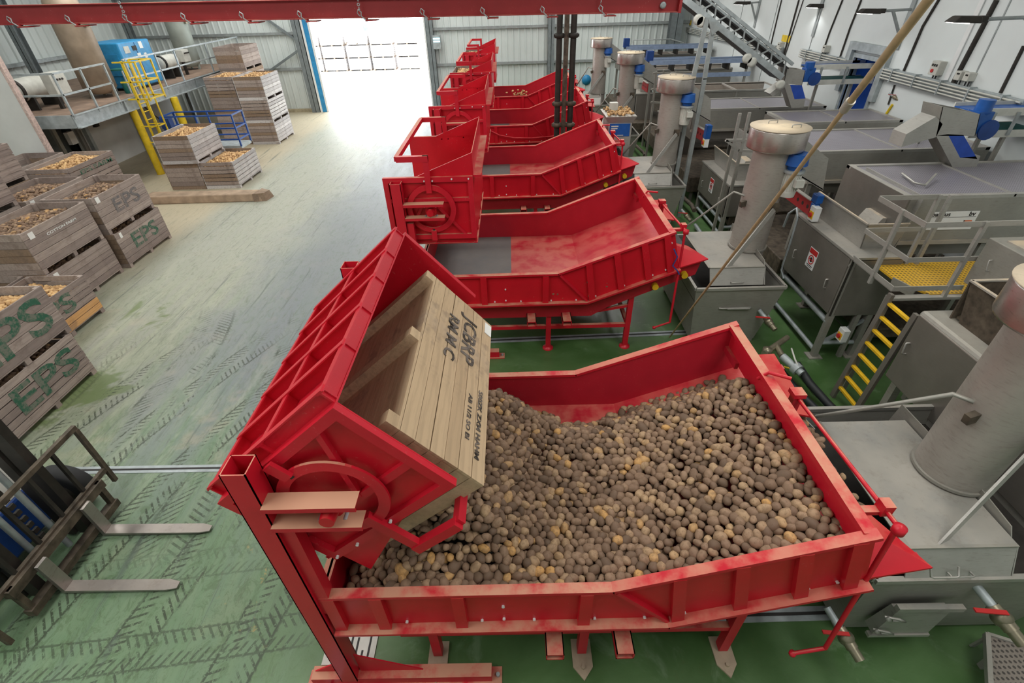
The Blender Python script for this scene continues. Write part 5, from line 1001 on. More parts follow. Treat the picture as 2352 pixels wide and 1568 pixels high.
open_trough(5.6, 9.0, 22.3, 23.5, 2.60, .7, 'open stainless trough behind the fourth tube', 3)
open_trough(5.2, 9.0, 26.3, 27.3, 2.70, .6, 'open stainless trough before the back wall', 3)
for (y, z, lab) in ((21.0, 2.95, 'long blue-grey belt conveyor crossing behind the fourth tube'), (25.5, 3.0, 'long blue-grey belt conveyor nearest the back wall')):
    t = thing('belt_conveyor', (5.2, y, z), lab, 'conveyor')
    MB().box((5.3, y, z), (9.2, y+.05, z+.14)).box((5.3, y+.6, z), (9.2, y+.65, z+.14)).build('side_rail', MAT.setdefault('paleblue', plain('pale_blue_steel', (150, 168, 198), 0.4, 0.3, 0.1)), t); MB().box((5.3, y+.05, z+.05), (9.2, y+.6, z+.08)).build('belt', 'blackbelt', t)
    for i in range(6): MB().box((5.5+i*.7, y-.02, z-.22), (5.56+i*.7, y+.62, z)).build('cross_member', 'dark', t)
    MB().box((5.3, y-.05, z-.45), (9.2, y-.02, z-.30)).build('splash_board', MAT['paleblue'], t); MB().box((5.2, y+.1, z+.1), (5.45, y+.35, z+.45)).build('drive_motor', 'deepblue', t)
    for x in (5.4, 9.0): MB().box((x, y, 0), (x+.07, y+.07, z)).build('leg', 'steel2', t)
# ================================================================ SPOUTS WITH BLUE LINING AND THEIR BELTS
def spout(px, s, label, depth_y):
    """px: dict of photo pixels; on the plane y = depth_y (front faces)"""
    f = lambda u, v, dy=0: P(u, v, y=depth_y+dy)
    ck = [f(*q) for q in px['cheek']]
    t = thing('feed_spout', f(*px['tip']), label, 'spout')
    a, b, c_, d_ = [f(*q) for q in px['upper']]; th = Vector((0, .45*s, 0))
    w1 = Vector((0, .012, 0))
    MB().prism([a, b, c_, d_], w1).build('upper_box', 'steel', t)
    MB().prism([a, a+th, d_+th, d_], (.012, 0, 0)).prism([b, b+th, c_+th, c_], (-.012, 0, 0)).prism([a+th, b+th, c_+th, d_+th], w1).build('upper_sides', 'steel2', t)
    lo = [f(*q) for q in px['liner']]; MB().prism(lo, (0, .03, 0)).build('lining', 'liner', t)
    ch = [f(*q, .0) for q in px['lower']]; MB().prism(ch, (0, .3*s, 0)).build('lower_chute', 'steel', t); MB().prism(ck, (0, .3*s, 0)).build('cheek', 'steel', t)
    si = [f(*q) for q in px['side']]; MB().prism(si, (0, .35*s, 0)).build('side_chute', 'steel', t)
    return t
spout(dict(tip=(2205, 385), upper=[(2165, 245), (2252, 262), (2240, 312), (2150, 312)], liner=[(2177, 308), (2213, 310), (2245, 365), (2205, 362)], lower=[(2205, 362), (2252, 358), (2240, 392), (2190, 388)], cheek=[(2150, 312), (2177, 308), (2205, 362), (2190, 388)], side=[(2150, 268), (2165, 285), (2150, 315), (2070, 338), (2082, 308)]), 1.0, 'large stainless spout with blue lining over the right-hand mesh machine', 8.6)
spout(dict(tip=(1830, 245), upper=[(1807, 158), (1850, 162), (1842, 196), (1800, 192)], liner=[(1815, 195), (1842, 196), (1850, 226), (1825, 228)], lower=[(1825, 228), (1850, 226), (1846, 247), (1818, 248)], cheek=[(1800, 192), (1815, 195), (1825, 228), (1818, 248)], side=[(1798, 192), (1803, 200), (1775, 222), (1768, 215)]), 1.0, 'smaller stainless spout with blue lining at the foot of the inclined conveyor', 13.8)
def gearmotor(pt, pb, r, label):
    t = thing('gear_motor', pb, label, 'motor'); d_ = (pt-pb)
    MB().tube(pb+d_*.55, pt, r, r*.95, 18).build('motor', 'blue', t); MB().tube(pb+d_*.35, pb+d_*.58, r*.8, r*1.1, 16).box(pb+d_*.15-Vector((r, r, r)), pb+d_*.35+Vector((r, r, r))).build('gearbox', 'blue', t)
    MB().lathe(pb+Vector((r*1.2, -r*1.2, 0)), [(r*1.3, 0), (r*1.3, .03)], 18, 'y').build('flange', 'deepblue', t); MB().tube(pb-Vector((r*2, 0, 0)), pb+Vector((r*3, 0, 0)), r*.35).build('shaft', 'galv', t)
gearmotor(P(2270, 228, y=8.9), P(2235, 295, y=8.9), .125, 'blue gear motor above the large spout'); gearmotor(P(1862, 142, y=14.2), P(1852, 180, y=14.2), .12, 'blue gear motor above the smaller spout')
def belt(x0, x1, y, z, wd, label, colr='offwhite'):
    t = thing('belt_conveyor', (x0, y, z), label, 'conveyor')
    for zz in (z, z-.36): MB().box((x0, y, zz-.06), (x1, y+.03, zz+.06)).box((x0, y+wd, zz-.06), (x1, y+wd+.03, zz+.06)).build('side_rail', colr, t)
    MB().box((x0, y+.03, z-.02), (x1, y+wd, z+.0)).build('belt', 'blue', t); MB().box((x0, y+.03, z-.34), (x1, y+wd, z-.31)).build('return_belt', 'teal', t)
    for i in range(3): MB().bar((x0+.25+(x1-x0-.4)*i/2, y-.02, z), (x0+.25+(x1-x0-.4)*i/2, y-.02, z-.38), .05, .03, (0, 1, 0)).build('bracket', 'rail', t)
    for i in range(2): MB().box((x0+.3+(x1-x0-.8)*i, y+.1, 0), (x0+.36+(x1-x0-.8)*i, y+.16, z-.4)).build('leg', 'steel2', t)
q = P(1870, 158, y=14.4); belt(q.x, XR+.3, 14.5, q.z+.02, .6, 'belt conveyor running from the smaller spout into the wall hatch'); q = P(2262, 262, y=9.0); belt(q.x, XR, 9.1, q.z, .6, 'belt conveyor with blue belt running right from the large spout')
# ================================================================ INCLINED CONVEYOR UNDER THE LIGHTS
ic = thing('inclined_conveyor', P(1800, 182, y=13.6), 'inclined lattice-sided conveyor climbing to the upper left', 'conveyor')
a0, a1 = P(1797, 178, y=13.6), P(1500, -60, y=13.6); up = (a1-a0).normalized(); nrm = Vector((-up.z, 0, up.x)); nrm = -nrm if nrm.z < 0 else nrm
for yo in (0, .62):
    o_ = Vector((0, yo, 0)); MB().bar(a0+o_, a1+o_, .04, .13, nrm).build('lower_chord', 'galv', ic); MB().bar(a0+nrm*.33+o_, a1+nrm*.33+o_, .05, .07, nrm).build('upper_chord', 'galv', ic)
    m = MB(); L = (a1-a0).length; n = 9
    for i in range(n): m.bar(a0+up*(L*i/n)+o_, a0+up*(L*(i+.5)/n)+nrm*.33+o_, .03, .03).bar(a0+up*(L*(i+.5)/n)+nrm*.33+o_, a0+up*(L*(i+1)/n)+o_, .03, .03)
    m.build('lattice', 'rail', ic)
MB().bar(a0+nrm*.22+Vector((0, .31, 0)), a1+nrm*.22+Vector((0, .31, 0)), .55, .03, nrm).build('belt', 'blackbelt', ic); MB().bar(a0+nrm*-.05+Vector((0, .31, 0)), a1+nrm*-.05+Vector((0, .31, 0)), .55, .03, nrm).build('return_belt', 'hose', ic)
for f_ in (.22, .26, .62, .645, -.02):
    c_ = a0+up*(L*f_)-nrm*.14; MB().lathe(c_+Vector((0, -.03, 0)), [(.05, 0), (.11, .0), (.11, .06), (.05, .06)], 20, 'y').build('wheel', 'offwhite', ic)
for u0, v0, u1, v1 in ((1625, 40, 1592, 180), (1640, 50, 1618, 182)):
    q = P(u0, v0, y=13.5); w2 = P(u1, v1, y=13.5); MB().bar(q, (w2.x, 13.5, w2.z), .10, .06, (0, 1, 0)).bar((w2.x, 13.5, w2.z+.02), (w2.x, 13.5, 0), .10, .06, (0, 1, 0)).build('support_leg', 'rail', ic)
MB().prism([P(1628, 45, y=13.45), P(1655, 65, y=13.45), P(1635, 82, y=13.45)], (0, .02, 0)).build('gusset', 'rail', ic)
# railings on the machines behind (thin pipes)
def pipe_rail(pts, r, label, mat='rail'):
    return tag(MB().path(pts, r, 6).build('pipe_railing', mat), label, 'railing')
pipe_rail([(P(1455, 92, y=28).x, 28, 0), P(1455, 92, y=28), P(1540, 90, y=28), P(1570, 98, y=28), P(1570, 106, y=28), (P(1570, 106, y=28).x, 28, 0)], .03, 'thin pipe handrail before the back wall')
for pts, lab in (([P(1665, 300, y=9.6)], ''),): pass
fr2 = thing('access_stand', (5.35, 10.9, 0), 'upright stainless ladder frame between the second and third sorting machines', 'frame')
for u, v, u2, v2 in ((1700, 260, 1682, 345), (1722, 258, 1702, 345)): MB().bar(P(u, v, y=11.0), P(u2, v2, y=11.0), .06, .04, (0, 1, 0)).build('upright', 'steel', fr2)
MB().bar(P(1667, 322, y=11.0), P(1728, 322, y=11.0), .05, .05).bar(P(1695, 345, y=11), P(1740, 348, y=11), .05, .05).bar(P(1667, 322, y=11), P(1697, 345, y=11), .05, .05).build('rung', 'steel', fr2)
for x in (P(1682, 345, y=11.0).x, P(1702, 345, y=11.0).x): MB().box((x-.03, 10.98, 0), (x+.03, 11.03, P(1682, 345, y=11.0).z)).build('leg', 'steel2', fr2)
fr3 = thing('access_stand', (4.9, 17.0, 0), 'stainless access frame between the third and fourth tubes', 'frame')
for u, v, u2, v2 in ((1507, 165, 1500, 240), (1525, 160, 1518, 240)): 
    MB().bar(P(u, v, y=16.6), P(u2, v2, y=16.6), .05, .04, (0, 1, 0)).build('upright', 'steel2', fr3)
x = P(1500, 240, y=16.6); MB().box((x.x-.03, 16.58, 0), (x.x+.03, 16.64, x.z)).box((x.x+.3, 16.58, 0), (x.x+.36, 16.64, x.z)).build('leg', 'steel2', fr3)
MB().bar(P(1500, 168, y=16.6), P(1600, 166, y=16.6), .05, .05).bar(P(1496, 205, y=16.6), P(1560, 208, y=16.6), .05, .05).bar(P(1495, 235, y=16.6), P(1530, 237, y=16.6), .05, .05).build('rail', 'steel2', fr3)
# ================================================================ WEIGHING BOX, PIPES, BEAM
wb = thing('weigh_box', (3.1, 14.9, 0), 'grey cabinet with blue front panel, its top strewn with potatoes', 'cabinet'); yb_ = 14.6
A, B_, C_, D_ = P(1398, 283, y=yb_), P(1452, 283, y=yb_), P(1446, 380, y=yb_), P(1405, 380, y=yb_)
x0w, x1w = A.x, B_.x; zt = A.z; MB().box((x0w, yb_, 0), (x1w, yb_+.9, zt)).build('cabinet', 'steel', wb)
MB().hexa([(x0w, yb_, zt), (x1w, yb_, zt), (x1w, yb_+.9, zt), (x0w, yb_+.9, zt), (x0w-.10, yb_-.1, zt+.18), (x1w+.10, yb_-.1, zt+.18), (x1w+.10, yb_+1.0, zt+.18), (x0w-.10, yb_+1.0, zt+.18)]).build('flared_top', 'steel', wb)
zp = P(1420, 313, y=yb_).z; MB().box((x0w+.04, yb_-.012, zp), (x1w-.05, yb_, zt-.02)).build('front_panel', 'blue', wb); MB().box((x0w+.08, yb_-.016, zt-.10), (x0w+.28, yb_-.012, zt-.07)).box((x0w+.08, yb_-.016, zt-.16), (x0w+.26, yb_-.012, zt-.13)).box((x1w-.4, yb_-.016, zp+.02), (x1w-.22, yb_-.012, zp+.04)).build('panel_print', 'offwhite', wb)
it = [((x0w-.03+rr.random()*(x1w-x0w+.06), yb_-.03+rr.random()*.95, zt+.20+rr.random()*.05), rand_rot(rr), pot_dims(rr)*.8) for _ in range(130)]
tag(heap_mesh('potatoes', it, SH1, 'potatoes_pale', 9), 'small yellow potatoes lying on top of the blue-panelled cabinet', 'potatoes', None, 'stuff')
tag(MB().box((x0w+.1, yb_+.5, zt+.18), (x0w+.32, yb_+.7, zt+.42)).build('junction_box', 'offwhite'), 'small cream junction box on the blue-panelled cabinet', 'box')
for (x, r, mt, lab) in ((1.42, .085, 'dark', 'left dark drop pipe with clamps behind the third hopper'), (1.82, .085, 'dark', 'right dark drop pipe with clamps behind the third hopper')):
    t = thing('drop_pipe', (x, 16.1, 0), lab, 'pipe'); MB().tube((x, 16.1, .5), (x, 16.1, 7.6), r, None, 16).build('pipe', mt, t)
    for z in (1.95, 2.55, 4.3): MB().lathe((x, 16.1, z), [(r, 0), (r+.05, .01), (r+.05, .12), (r, .13)], 16).box((x-.16, 16.07, z+.03), (x+.16, 16.13, z+.1)).build('clamp', 'dark' if z > 3 else 'grime', t)
tag(MB().box((1.56, 16.1, 0), (1.69, 16.2, ZC)).build('steel_post', 'grime'), 'square steel post between the two drop pipes', 'post')
bmx = thing('overhead_beam', (-3.2, 9.0, 5.2), 'long red overhead beam crossing the top of the picture', 'beam')
zb0 = P(690, 42, y=9.0).z; zt0 = zb0+.225
MB().box((-9.5, 8.98, zb0), (2.62, 9.02, zt0)).build('web', 'beamred', bmx); MB().box((-9.5, 8.9, zt0), (2.62, 9.1, zt0+.012)).build('top_flange', 'beamred', bmx); MB().box((-9.5, 8.9, zb0-.012), (2.62, 9.1, zb0)).build('bottom_flange', 'beamred', bmx)
MB().box((2.58, 8.88, zb0-.02), (2.62, 9.12, zt0+.02)).build('end_plate', 'beamred', bmx); MB().lathe((2.35, 8.93, zb0+.08), [(.02, 0), (.045, .0), (.045, .04), (.02, .04)], 16, 'y').build('end_roller', 'galv', bmx)
for i, u in enumerate((28, 162, 294, 428, 562, 695, 832, 975, 1112, 1248, 1380)):
    q = P(u, 45, y=8.9); x = q.x
    MB().path([(x-.02, 8.87, zb0+.02), (x-.05, 8.87, zb0+.06), (x-.03, 8.87, zb0+.10), (x+.01, 8.87, zb0+.07), (x, 8.87, zb0+.02), (x+.06, 8.88, zb0-.03)], .009, 6).build('hook', 'galv', bmx)
    MB().box((x+.06, 8.84, zb0-.045), (x+.22, 9.1, zb0-.03)).box((x+.05, 8.88, zb0-.05), (x+.08, 8.95, zb0+.0)).build('clamp', 'beamred', bmx)
for u in (294, 832, 1380):
    q = P(u, 45, y=8.86).x; t = thing('hanging_chain', (q, 8.86, zb0), 'chain holding the red beam, %s' % {294: 'left', 832: 'above the doorway', 1380: 'near its right end'}[u], 'chain')
    m = MB()
    for i in range(30): m.ring((q-.02-(.004*i if u == 294 else 0), 8.862, zb0+.1+i*.055), .022, .013, .008, 10, 'y' if i % 2 else 'x')
    m.build('links', 'galv', t)
bmx.rotation_euler = (0, .0085, 0)
tag(MB().box((DX0-.1, 29.0, 5.15), (DX1-.2, 29.2, 5.5)).build('blue_banner', 'liner'), 'blue sheet edge high above the doorway, over the red beam', 'banner')
# long wooden pole from the near ceiling down to the floor behind the hopper
dirp = RC.T @ np.array([2140-CX, -10-CY, FPX]); dirp /= np.linalg.norm(dirp); pt_ = Vector((0, 0, CAMH))+Vector(dirp)*3.1; pbt = P(1538, 774, z=0.05); jt = pbt+(pt_-pbt)*.905
pole = thing('long_pole', pbt, 'long pale pole slanting across the stainless machines', 'pole')
MB().tube(pbt, jt, .014, .015, 10).build('lower_section', 'bamboo', pole); MB().tube(jt, pt_, .019, .022, 10).build('upper_section', 'bamboo', pole); dj_ = (pt_-pbt).normalized(); MB().tube(jt-dj_*.04, jt+dj_*.04, .026, .026, 12).build('joint', 'lidsteel', pole)
# ================================================================ RIGHT WALL FITTINGS
def wp(u, v): return P(u, v, x=XR-.02)
def conduit(pts, r, label, mat='dark'):
    q = [wp(*a) for a in pts]; m = MB().path(q, r, 8)
    return tag(m.build('conduit', mat), label, 'conduit')
cl = [([(1835, 0), (1802, 120), (1790, 165)], .03, 'black conduit on the right wall left of the yellow sign'), ([(1845, 0), (1812, 100), (1795, 152)], .015, 'thin conduit beside the yellow sign'), ([(1795, 0), (1770, 105)], .022, 'thin dark conduit under the first floodlight'), ([(1935, 0), (1905, 75), (1888, 125)], .022, 'thin dark conduit right of the second floodlight'), ([(1978, 0), (1952, 65), (1928, 135)], .025, 'dark conduit between the second and third floodlights'),
      ([(2180, -40), (2120, 60), (2075, 165)], .03, 'black conduit left of the switch boxes'), ([(2055, 195), (2040, 240)], .02, 'short drop conduit with red cock'), ([(2290, 0), (2190, 190)], .05, 'thick dark downpipe right of the white cable ladder'), ([(2352, 105), (2298, 213)], .03, 'dark conduit at the right frame edge')]
for a in cl: conduit(*a)
q0, q1 = wp(2050, 240), wp(2030, 270); tag(MB().tube(q0, q1, .03).build('air_hose', 'yellow'), 'yellow hose drop on the right wall', 'hose')
lad = thing('cable_ladder', wp(2240, 60), 'white perforated cable ladder running down the right wall', 'cable tray'); a_, b_ = wp(2262, -10), wp(2172, 184)
MB().bar(a_, b_, .12, .02, (1, 0, 0)).build('tray', 'signw', lad); 
def tray(u0, v0, u1, v1, label, zz=.12):
    p0, p1 = wp(u0, v0), wp(u1, v1); t = thing('cable_tray', p0, label, 'cable tray')
    MB().prism([p0+Vector((-.02, 0, -zz)), p1+Vector((-.02, 0, -zz)), p1+Vector((-.02, 0, zz)), p0+Vector((-.02, 0, zz))], (-.06, 0, 0)).build('tray', 'galv', t)
    m = MB()
    for i in range(4): m.path([p0+Vector((-.12, 0, -zz+.04+i*.06)), p1+Vector((-.12, 0, -zz+.04+i*.06))], .018, 6)
    m.build('cables', 'offwhite', t)
    d_ = p1-p0
    for i in range(max(2, int(d_.length/.8))): c_ = p0+d_*((i+.5)/max(2, int(d_.length/.8))); MB().box(c_+Vector((-.15, -.015, -zz)), c_+Vector((0, .015, zz+.02))).build('strap', 'galv', t)
tray(1555, 62, 1800, 118, 'grey cable tray on the right wall near the far corner'); tray(1845, 122, 1950, 148, 'pale cable tray left of the wall hatch'); tray(2035, 168, 2352, 248, 'grey cable tray with strapped cables right of the hatch', .13)
for (u, v, s, lab, b3) in ((2160, 156, .12, 'cream switch box with red and yellow knob on the right wall', 1), (2214, 173, .075, 'cream switch box with two toggles right of the cable ladder', 0), (2234, 176, .07, 'plain cream junction box right of the toggle box', 0), (1902, 112, .08, 'small cream switch box left of the wall hatch', 0), (1797, 105, .09, 'small grey switch box below the yellow sign', 0)):
    c_ = wp(u, v); t = thing('switch_box', c_, lab, 'switch box'); MB().box(c_-Vector((.14, s, s*1.1)), c_+Vector((0.02, s, s*1.1))).build('case', 'offwhite', t, bevel=.01)
    m = MB()
    for i in range(3 if b3 else 2): m.box(c_+Vector((-.155, -s*.6+i*s*.5, s*.3)), c_+Vector((-.14, -s*.35+i*s*.5, s*.65)))
    m.build('toggles', 'ink', t)
    if b3: MB().lathe(c_+Vector((-.16, .02, -.05)), [(.035, 0), (.035, .03)], 14, 'x').build('knob', 'signred', t)
    for dy in (-.04, .04): MB().tube(c_+Vector((-.05, dy, -s*1.1)), c_+Vector((-.05, dy, -s*1.1-.3)), .015).build('cable', 'hose', t)
for (u0, v0, u1, v1, lab) in ((1800, 80, 1812, 98, 'yellow notice on the right wall beside the dark conduit'), (1578, 45, 1586, 58, 'small yellow notice near the far right corner')):
    a_, b_ = wp(u0, v0), wp(u1, v1); tag(MB().box((XR-.03, min(a_.y, b_.y)-.02, min(a_.z, b_.z)), (XR-.01, max(a_.y, b_.y)+.05, max(a_.z, b_.z))).build('wall_notice', 'yellow'), lab, 'notice')
def flood(u, v, yy_, label, far=False):
    h = P(u, v, y=yy_); t = thing('floodlight', h, label, 'floodlight', 'floodlights along the right wall'); x, y, z = h
    MB().hexa([(x-.26, y-.13, z-.05), (x+.22, y-.13, z-.07), (x+.22, y+.13, z-.07), (x-.26, y+.13, z-.05), (x-.16, y-.10, z+.04), (x+.20, y-.10, z+.03), (x+.20, y+.10, z+.03), (x-.16, y+.10, z+.04)]).build('housing', 'dark', t, bevel=.02)
    MB().hexa([(x-.22, y-.11, z-.058), (x+.02, y-.11, z-.075), (x+.02, y+.11, z-.075), (x-.22, y+.11, z-.058), (x-.22, y-.11, z-.05), (x+.02, y-.11, z-.06), (x+.02, y+.11, z-.06), (x-.22, y+.11, z-.05)]).build('lens', 'lamp', t)
    MB().box((x+.20, y-.06, z-.06), (x+.34, y+.06, z+.03)).build('gear_box', 'dark', t); MB().tube((x+.3, y, z-.02), (XR, y, z-.0), .028, None, 10).build('arm', 'rail', t)
    MB().bar((x+(XR-x)*.55, y, z-.02), (XR, y, z-.62), .05, .05).build('brace', 'rail', t); MB().box((XR-.04, y-.07, z-.8), (XR, y+.07, z+.2)).build('wall_plate', 'rail', t)
    l = bpy.data.lights.new('lamp', 'SPOT'); l.energy = 12; l.spot_size = 2.2; l.shadow_soft_size = .12; lo = bpy.data.objects.new('lamp', l); COLL.objects.link(lo); lo.location = (x-.1, y, z-.1); 
flood(2218, 42, 9.6, 'nearest floodlight on a bracket from the right wall'); flood(1998, 24, 13.6, 'second floodlight from the right edge'); flood(1874, 12, 17.6, 'third floodlight from the right edge'); flood(1702, 6, 22.0, 'fourth floodlight, above the inclined conveyor'); flood(1644, 4, 26.5, 'farthest floodlight, nearest the back corner')
tag(MB().box((DX1+.35, 29.5, 2.9), (DX1+.75, 29.75, 3.5)).build('fly_killer', 'galv'), 'lit wall unit right of the doorway', 'unit'); MBx = MB().box((DX1+.38, 29.48, 3.2), (DX1+.72, 29.5, 3.27)).box((DX1+.38, 29.48, 3.32), (DX1+.72, 29.5, 3.39)).build('glow_tube', 'led'); tag(MBx, 'two glowing tubes of the wall unit right of the doorway', 'light')
tag(MB().lathe((4.2, 29.93, 1.2), [(.0, 0), (.25, .01), (.25, .04), (0, .05)], 20, 'y').build('round_sign', 'compblue'), 'round blue sign low on the back wall by the farthest tube', 'sign')
# ================================================================ FORKLIFT
fl = thing('forklift', (-5.6, 3.2, 0), 'forklift front with two forks lowered at the left edge', 'forklift')
def tine(y, x0_, x1_):
    f_ = MB().hexa([(x0_, y-.065, .03), (x1_-.12, y-.065, .03), (x1_-.12, y+.065, .03), (x0_, y+.065, .03), (x0_, y-.065, .075), (x1_-.12, y-.065, .055), (x1_-.12, y+.065, .055), (x0_, y+.065, .075)]).hexa([(x1_-.12, y-.065, .03), (x1_, y-.04, .032), (x1_, y+.04, .032), (x1_-.12, y+.065, .03), (x1_-.12, y-.065, .055), (x1_, y-.04, .045), (x1_, y+.04, .045), (x1_-.12, y+.065, .055)]).build('fork', 'fork', fl)
    MB().hexa([(x0_-.05, y-.065, .03), (x0_, y-.065, .03), (x0_, y+.065, .03), (x0_-.05, y+.065, .03), (x0_-.05, y-.065, .58), (x0_-.01, y-.065, .58), (x0_-.01, y+.065, .58), (x0_-.05, y+.065, .58)]).build('fork_shank', 'fork', fl)
tine(3.63, -5.30, -3.99); tine(2.90, -5.28, -4.01)
MB().box((-5.46, 2.55, .10), (-5.36, 4.0, .20)).box((-5.46, 2.55, .48), (-5.36, 4.0, .60)).build('carriage_bar', 'grime', fl)
for y in (2.6, 3.95): MB().box((-5.45, y-.03, .1), (-5.38, y+.03, .6)).build('carriage_side', 'grime', fl)
gt = 1.32
for y in (2.75, 3.1, 3.45, 3.8): MB().box((-5.46, y-.02, .6), (-5.42, y+.02, gt)).build('guard_bar', 'dark', fl)
MB().box((-5.46, 2.26, gt), (-5.41, 4.2, gt+.06)).box((-5.46, 2.26, .57), (-5.41, 4.2, .63)).build('guard_rail', 'grime', fl); MB().bar((-5.43, 2.28, gt), (-5.43, 2.28, .1), .05, .05).build('guard_side', 'grime', fl); MB().bar((-5.43, 4.18, gt), (-5.43, 4.18, .35), .05, .05).build('guard_side', 'grime', fl)
for y in (2.85, 3.65): MB().box((-5.66, y-.05, .05), (-5.50, y+.05, 3.1)).box((-5.82, y-.07, .05), (-5.70, y+.07, 2.9)).build('mast_channel', 'dark', fl)
for y in (3.1, 3.4): MB().tube((-5.62, y, .1), (-5.62, y, 3.0), .035).build('lift_cylinder', 'galv', fl)
m = MB()
for i in range(24): m.box((-5.60, 3.22, .3+i*.11), (-5.57, 3.28, .36+i*.11))
m.build('lift_chain', 'dark', fl)
for y in (2.3, 4.1):
    wl = MB().lathe((-6.05, y, .34), [(.12, -.11), (.30, -.12), (.34, -.09), (.34, .09), (.30, .12), (.12, .11)], 32, 'y').build('front_wheel', 'rubber', fl); MB().lathe((-6.05, y, .34), [(.02, -.13), (.19, -.12), (.19, .12), (.02, .13)], 24, 'y').build('rim', 'dark', wl)
MB().box((-7.6, 2.45, .25), (-5.95, 3.95, .85)).build('chassis', 'deepblue', fl, bevel=.04); MB().hexa([(-6.6, 2.5, .85), (-5.98, 2.5, .85), (-5.98, 3.9, .85), (-6.6, 3.9, .85), (-6.6, 2.5, 1.35), (-6.15, 2.5, 1.25), (-6.15, 3.9, 1.25), (-6.6, 3.9, 1.35)]).build('cowl', 'offwhite', fl)
MB().path([(-5.9, 2.9, .9), (-5.75, 2.8, .7), (-5.65, 2.6, .5), (-5.7, 2.45, .45), (-5.9, 2.4, .6)], .025).path([(-5.9, 3.0, .9), (-5.7, 2.95, .75), (-5.6, 2.7, .6), (-5.7, 2.5, .6)], .02).build('hoses', 'hose', fl)
# ================================================================ FLOOR FITTINGS
def drain(p0, p1, w_, label):
    t = thing('floor_drain', (p0[0], p0[1], 0), label, 'drain'); MB().bar((p0[0], p0[1], .004), (p1[0], p1[1], .004), w_, .006).build('channel', 'galv', t); MB().bar((p0[0], p0[1], .010), (p1[0], p1[1], .010), w_*.22, .004).build('slot', 'ink', t)
drain((-12, 4.68), (-2.1, 4.62), .13, 'slotted steel floor drain crossing the aisle at the left'); drain((-2.0, 2.42), (3.4, 2.47), .15, 'slotted steel floor drain under the nearest hopper'); drain((-1.92, -1.0), (-1.92, 2.3), .14, 'short floor drain running out at the bottom edge'); drain((-1.0, 7.6), (3.6, 7.75), .15, 'slotted floor drain beneath the second hopper')
gr_ = thing('drain_grate', (-1.9, 2.2, 0), 'square cast drain grate behind the foot of the nearest tipper', 'grate'); MB().box((-2.08, 2.05, .002), (-1.55, 2.5, .014)).build('plate', 'offwhite', gr_)
m = MB()
for i in range(7): m.box((-2.02+i*.065, 2.10, .014), (-2.0+i*.065, 2.10+.08+.25*((i*3) % 5)/4, .017))
m.build('slots', 'ink', gr_)
def coil(c_, r, n, dz, rad, mat, name, label):
    pts = []
    for i in range(n*14): a = i/14*6.283; pts.append((c_[0]+r*(1+.12*math.sin(i*.21))*math.cos(a), c_[1]+r*.8*(1+.1*math.cos(i*.17))*math.sin(a), c_[2]+dz*i/14+.02*math.sin(i*.5)))
    return tag(MB().path(pts, rad, 6).build(name, mat), label, 'hose')
coil((4.98, 5.05, .05), .22, 3, .02, .014, 'yellow', 'air_hose', 'coiled thin yellow hose on the floor by the yellow-treaded ladder'); 
q = P(2055, 945, z=.5); coil((q.x, q.y, q.z-.02), .16, 2, .02, .03, 'orange', 'orange_hose', 'looped orange hose hanging by the near cabinet')
tag(MB().path([P(2040, 965, z=.3), P(1990, 972, z=.05), P(1940, 960, z=.05), P(1870, 900, z=.05), P(1830, 850, z=.05), P(1800, 842, z=.08)], .016).build('air_hose', 'yellow'), 'thin yellow hose trailing across the green floor to the black hoses', 'hose')
tag(MB().path([P(1830, 835, z=.35), P(1860, 880, z=.25), P(1900, 925, z=.12), P(1960, 985, z=.08), P(1990, 1010, z=.08)], .062, 12).build('suction_hose', 'hose'), 'thick black hose with steel coupling between the wash tanks', 'hose')
tag(MB().path([P(1790, 845, z=.15), P(1830, 895, z=.08), P(1880, 945, z=.08), P(1920, 985, z=.08)], .055, 12).build('suction_hose', 'hose'), 'lower thick black hose beside the spill guard of the nearest hopper', 'hose')
cpg = thing('hose_coupling', P(1830, 845, z=.4), 'steel pipe tee with cam coupling on the black hose', 'coupling')
MB().tube(P(1755, 812, z=.42), P(1808, 775, z=.42), .055, .05, 14).tube(P(1782, 792, z=.42), P(1797, 818, z=.42), .05, None, 14).lathe(P(1762, 806, z=.42), [(0, -.07), (.08, -.05), (.08, .05), (0, .07)], 16).build('tee', 'brass', cpg)
MB().tube(P(1797, 818, z=.42), P(1842, 858, z=.34), .065, .06, 14).tube(P(1824, 842, z=.37), P(1834, 851, z=.355), .10, None, 16).build('coupling', 'galv', cpg); MB().path([P(1832, 838, z=.45), P(1826, 825, z=.5), P(1818, 800, z=.5)], .014).build('cam_lever', 'offwhite', cpg)
rp = thing('perforated_step', (4.6, 1.8, 0), 'perforated stainless tread plate at the bottom right corner', 'step'); c1, c2, c3, c4 = (4.72, 2.12, .26), (5.25, 2.0, .26), (4.95, 1.2, .26), (4.42, 1.4, .26)
MB().prism([P(2268, 1458, z=.3), P(2400, 1500, z=.3), P(2400, 1640, z=.3), P(2278, 1640, z=.3)], (0, 0, -.02)).build('plate', 'mesh_dark', rp); MB().bar(P(2266, 1456, z=.3), P(2276, 1640, z=.3), .04, .06).bar(P(2266, 1456, z=.3), P(2400, 1498, z=.3), .03, .05).build('frame', 'steel', rp)
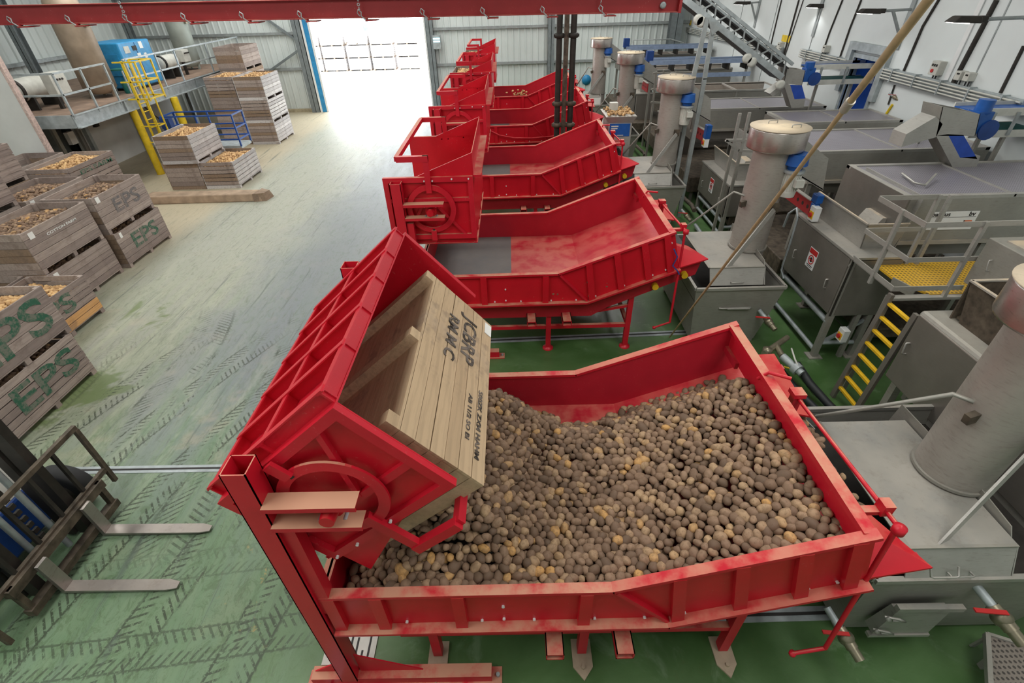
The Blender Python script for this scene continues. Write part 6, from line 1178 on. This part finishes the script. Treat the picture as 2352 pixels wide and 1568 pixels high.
q = P(2285, 1500, z=.3); MB().box((q.x, q.y-.03, 0), (q.x+.05, q.y+.02, .28)).bar(P(2232, 1483, z=.02), P(2270, 1462, z=.26), .05, .02).build('leg', 'steel2', rp)
mg = thing('grid_panel', P(1850, 975, z=1.3), 'small wire grid behind the gate of the nearest hopper', 'grid'); g0, g1, g2, g3 = P(1838, 950, z=1.3), P(1872, 985, z=1.3), P(1862, 995, z=1.2), P(1832, 965, z=1.15); m = MB()
for i in range(8): m.tube(g0.lerp(g1, i/7), g3.lerp(g2, i/7), .005, None, 5).tube(g0.lerp(g3, i/7), g1.lerp(g2, i/7), .005, None, 5)
m.build('wires', 'offwhite', mg)
yg = thing('yellow_guard', (-1.9, 6.3, 0), 'yellow A-shaped post guard behind the far post of the nearest tipper', 'guard')
g0 = P(833, 592, y=5.6); MB().bar((g0.x-.04, 5.6, .0), (g0.x, 5.6, 2.4), .07, .05, (0, 1, 0)).bar((g0.x, 5.6, 2.4), (g0.x+.10, 5.6, 1.9), .07, .05, (0, 1, 0)).build('hoop', 'yellow', yg)
# valve block under the tilted crate hopper, steel blue sunk wire on the second crank
w0 = P(1548, 572, y=7.05); tag(MB().path([P(1548, 572, y=7.05), P(1556, 590, y=7.05), P(1545, 610, y=7.05), P(1556, 622, y=7.05), P(1560, 630, y=7.05)], .010).build('tie_wire', 'scissor'), 'blue and white cord tied round the crank of the second hopper', 'cord')
valve('wall_cock', P(2047, 218, x=XR-.05), 'red cock on the drop conduit of the right wall', s=.7)
# ================================================================ tidy up
for o in bpy.data.objects:
    for key in ('_used', '_local', '_fx'):
        if key in o: del o[key]
for o in bpy.data.objects:
    if o.parent is not None and o.name.split('.')[0] in ('bolts', 'bearing_bolts', 'holes', 'toggles', 'links', 'latches', 'lift_chain', 'slots', 'small_print', 'panel_print', 'wires', 'cables', 'slot', 'sign_print', 'lid_handles', 'lettering', 'logo', 'hoses', 'lattice', 'feet'): o['kind'] = 'stuff' if o.name.split('.')[0] not in ('lettering', 'logo', 'feet') else o.get('kind', '')
for o in bpy.data.objects:
    if o.get('kind', None) == '': del o['kind']
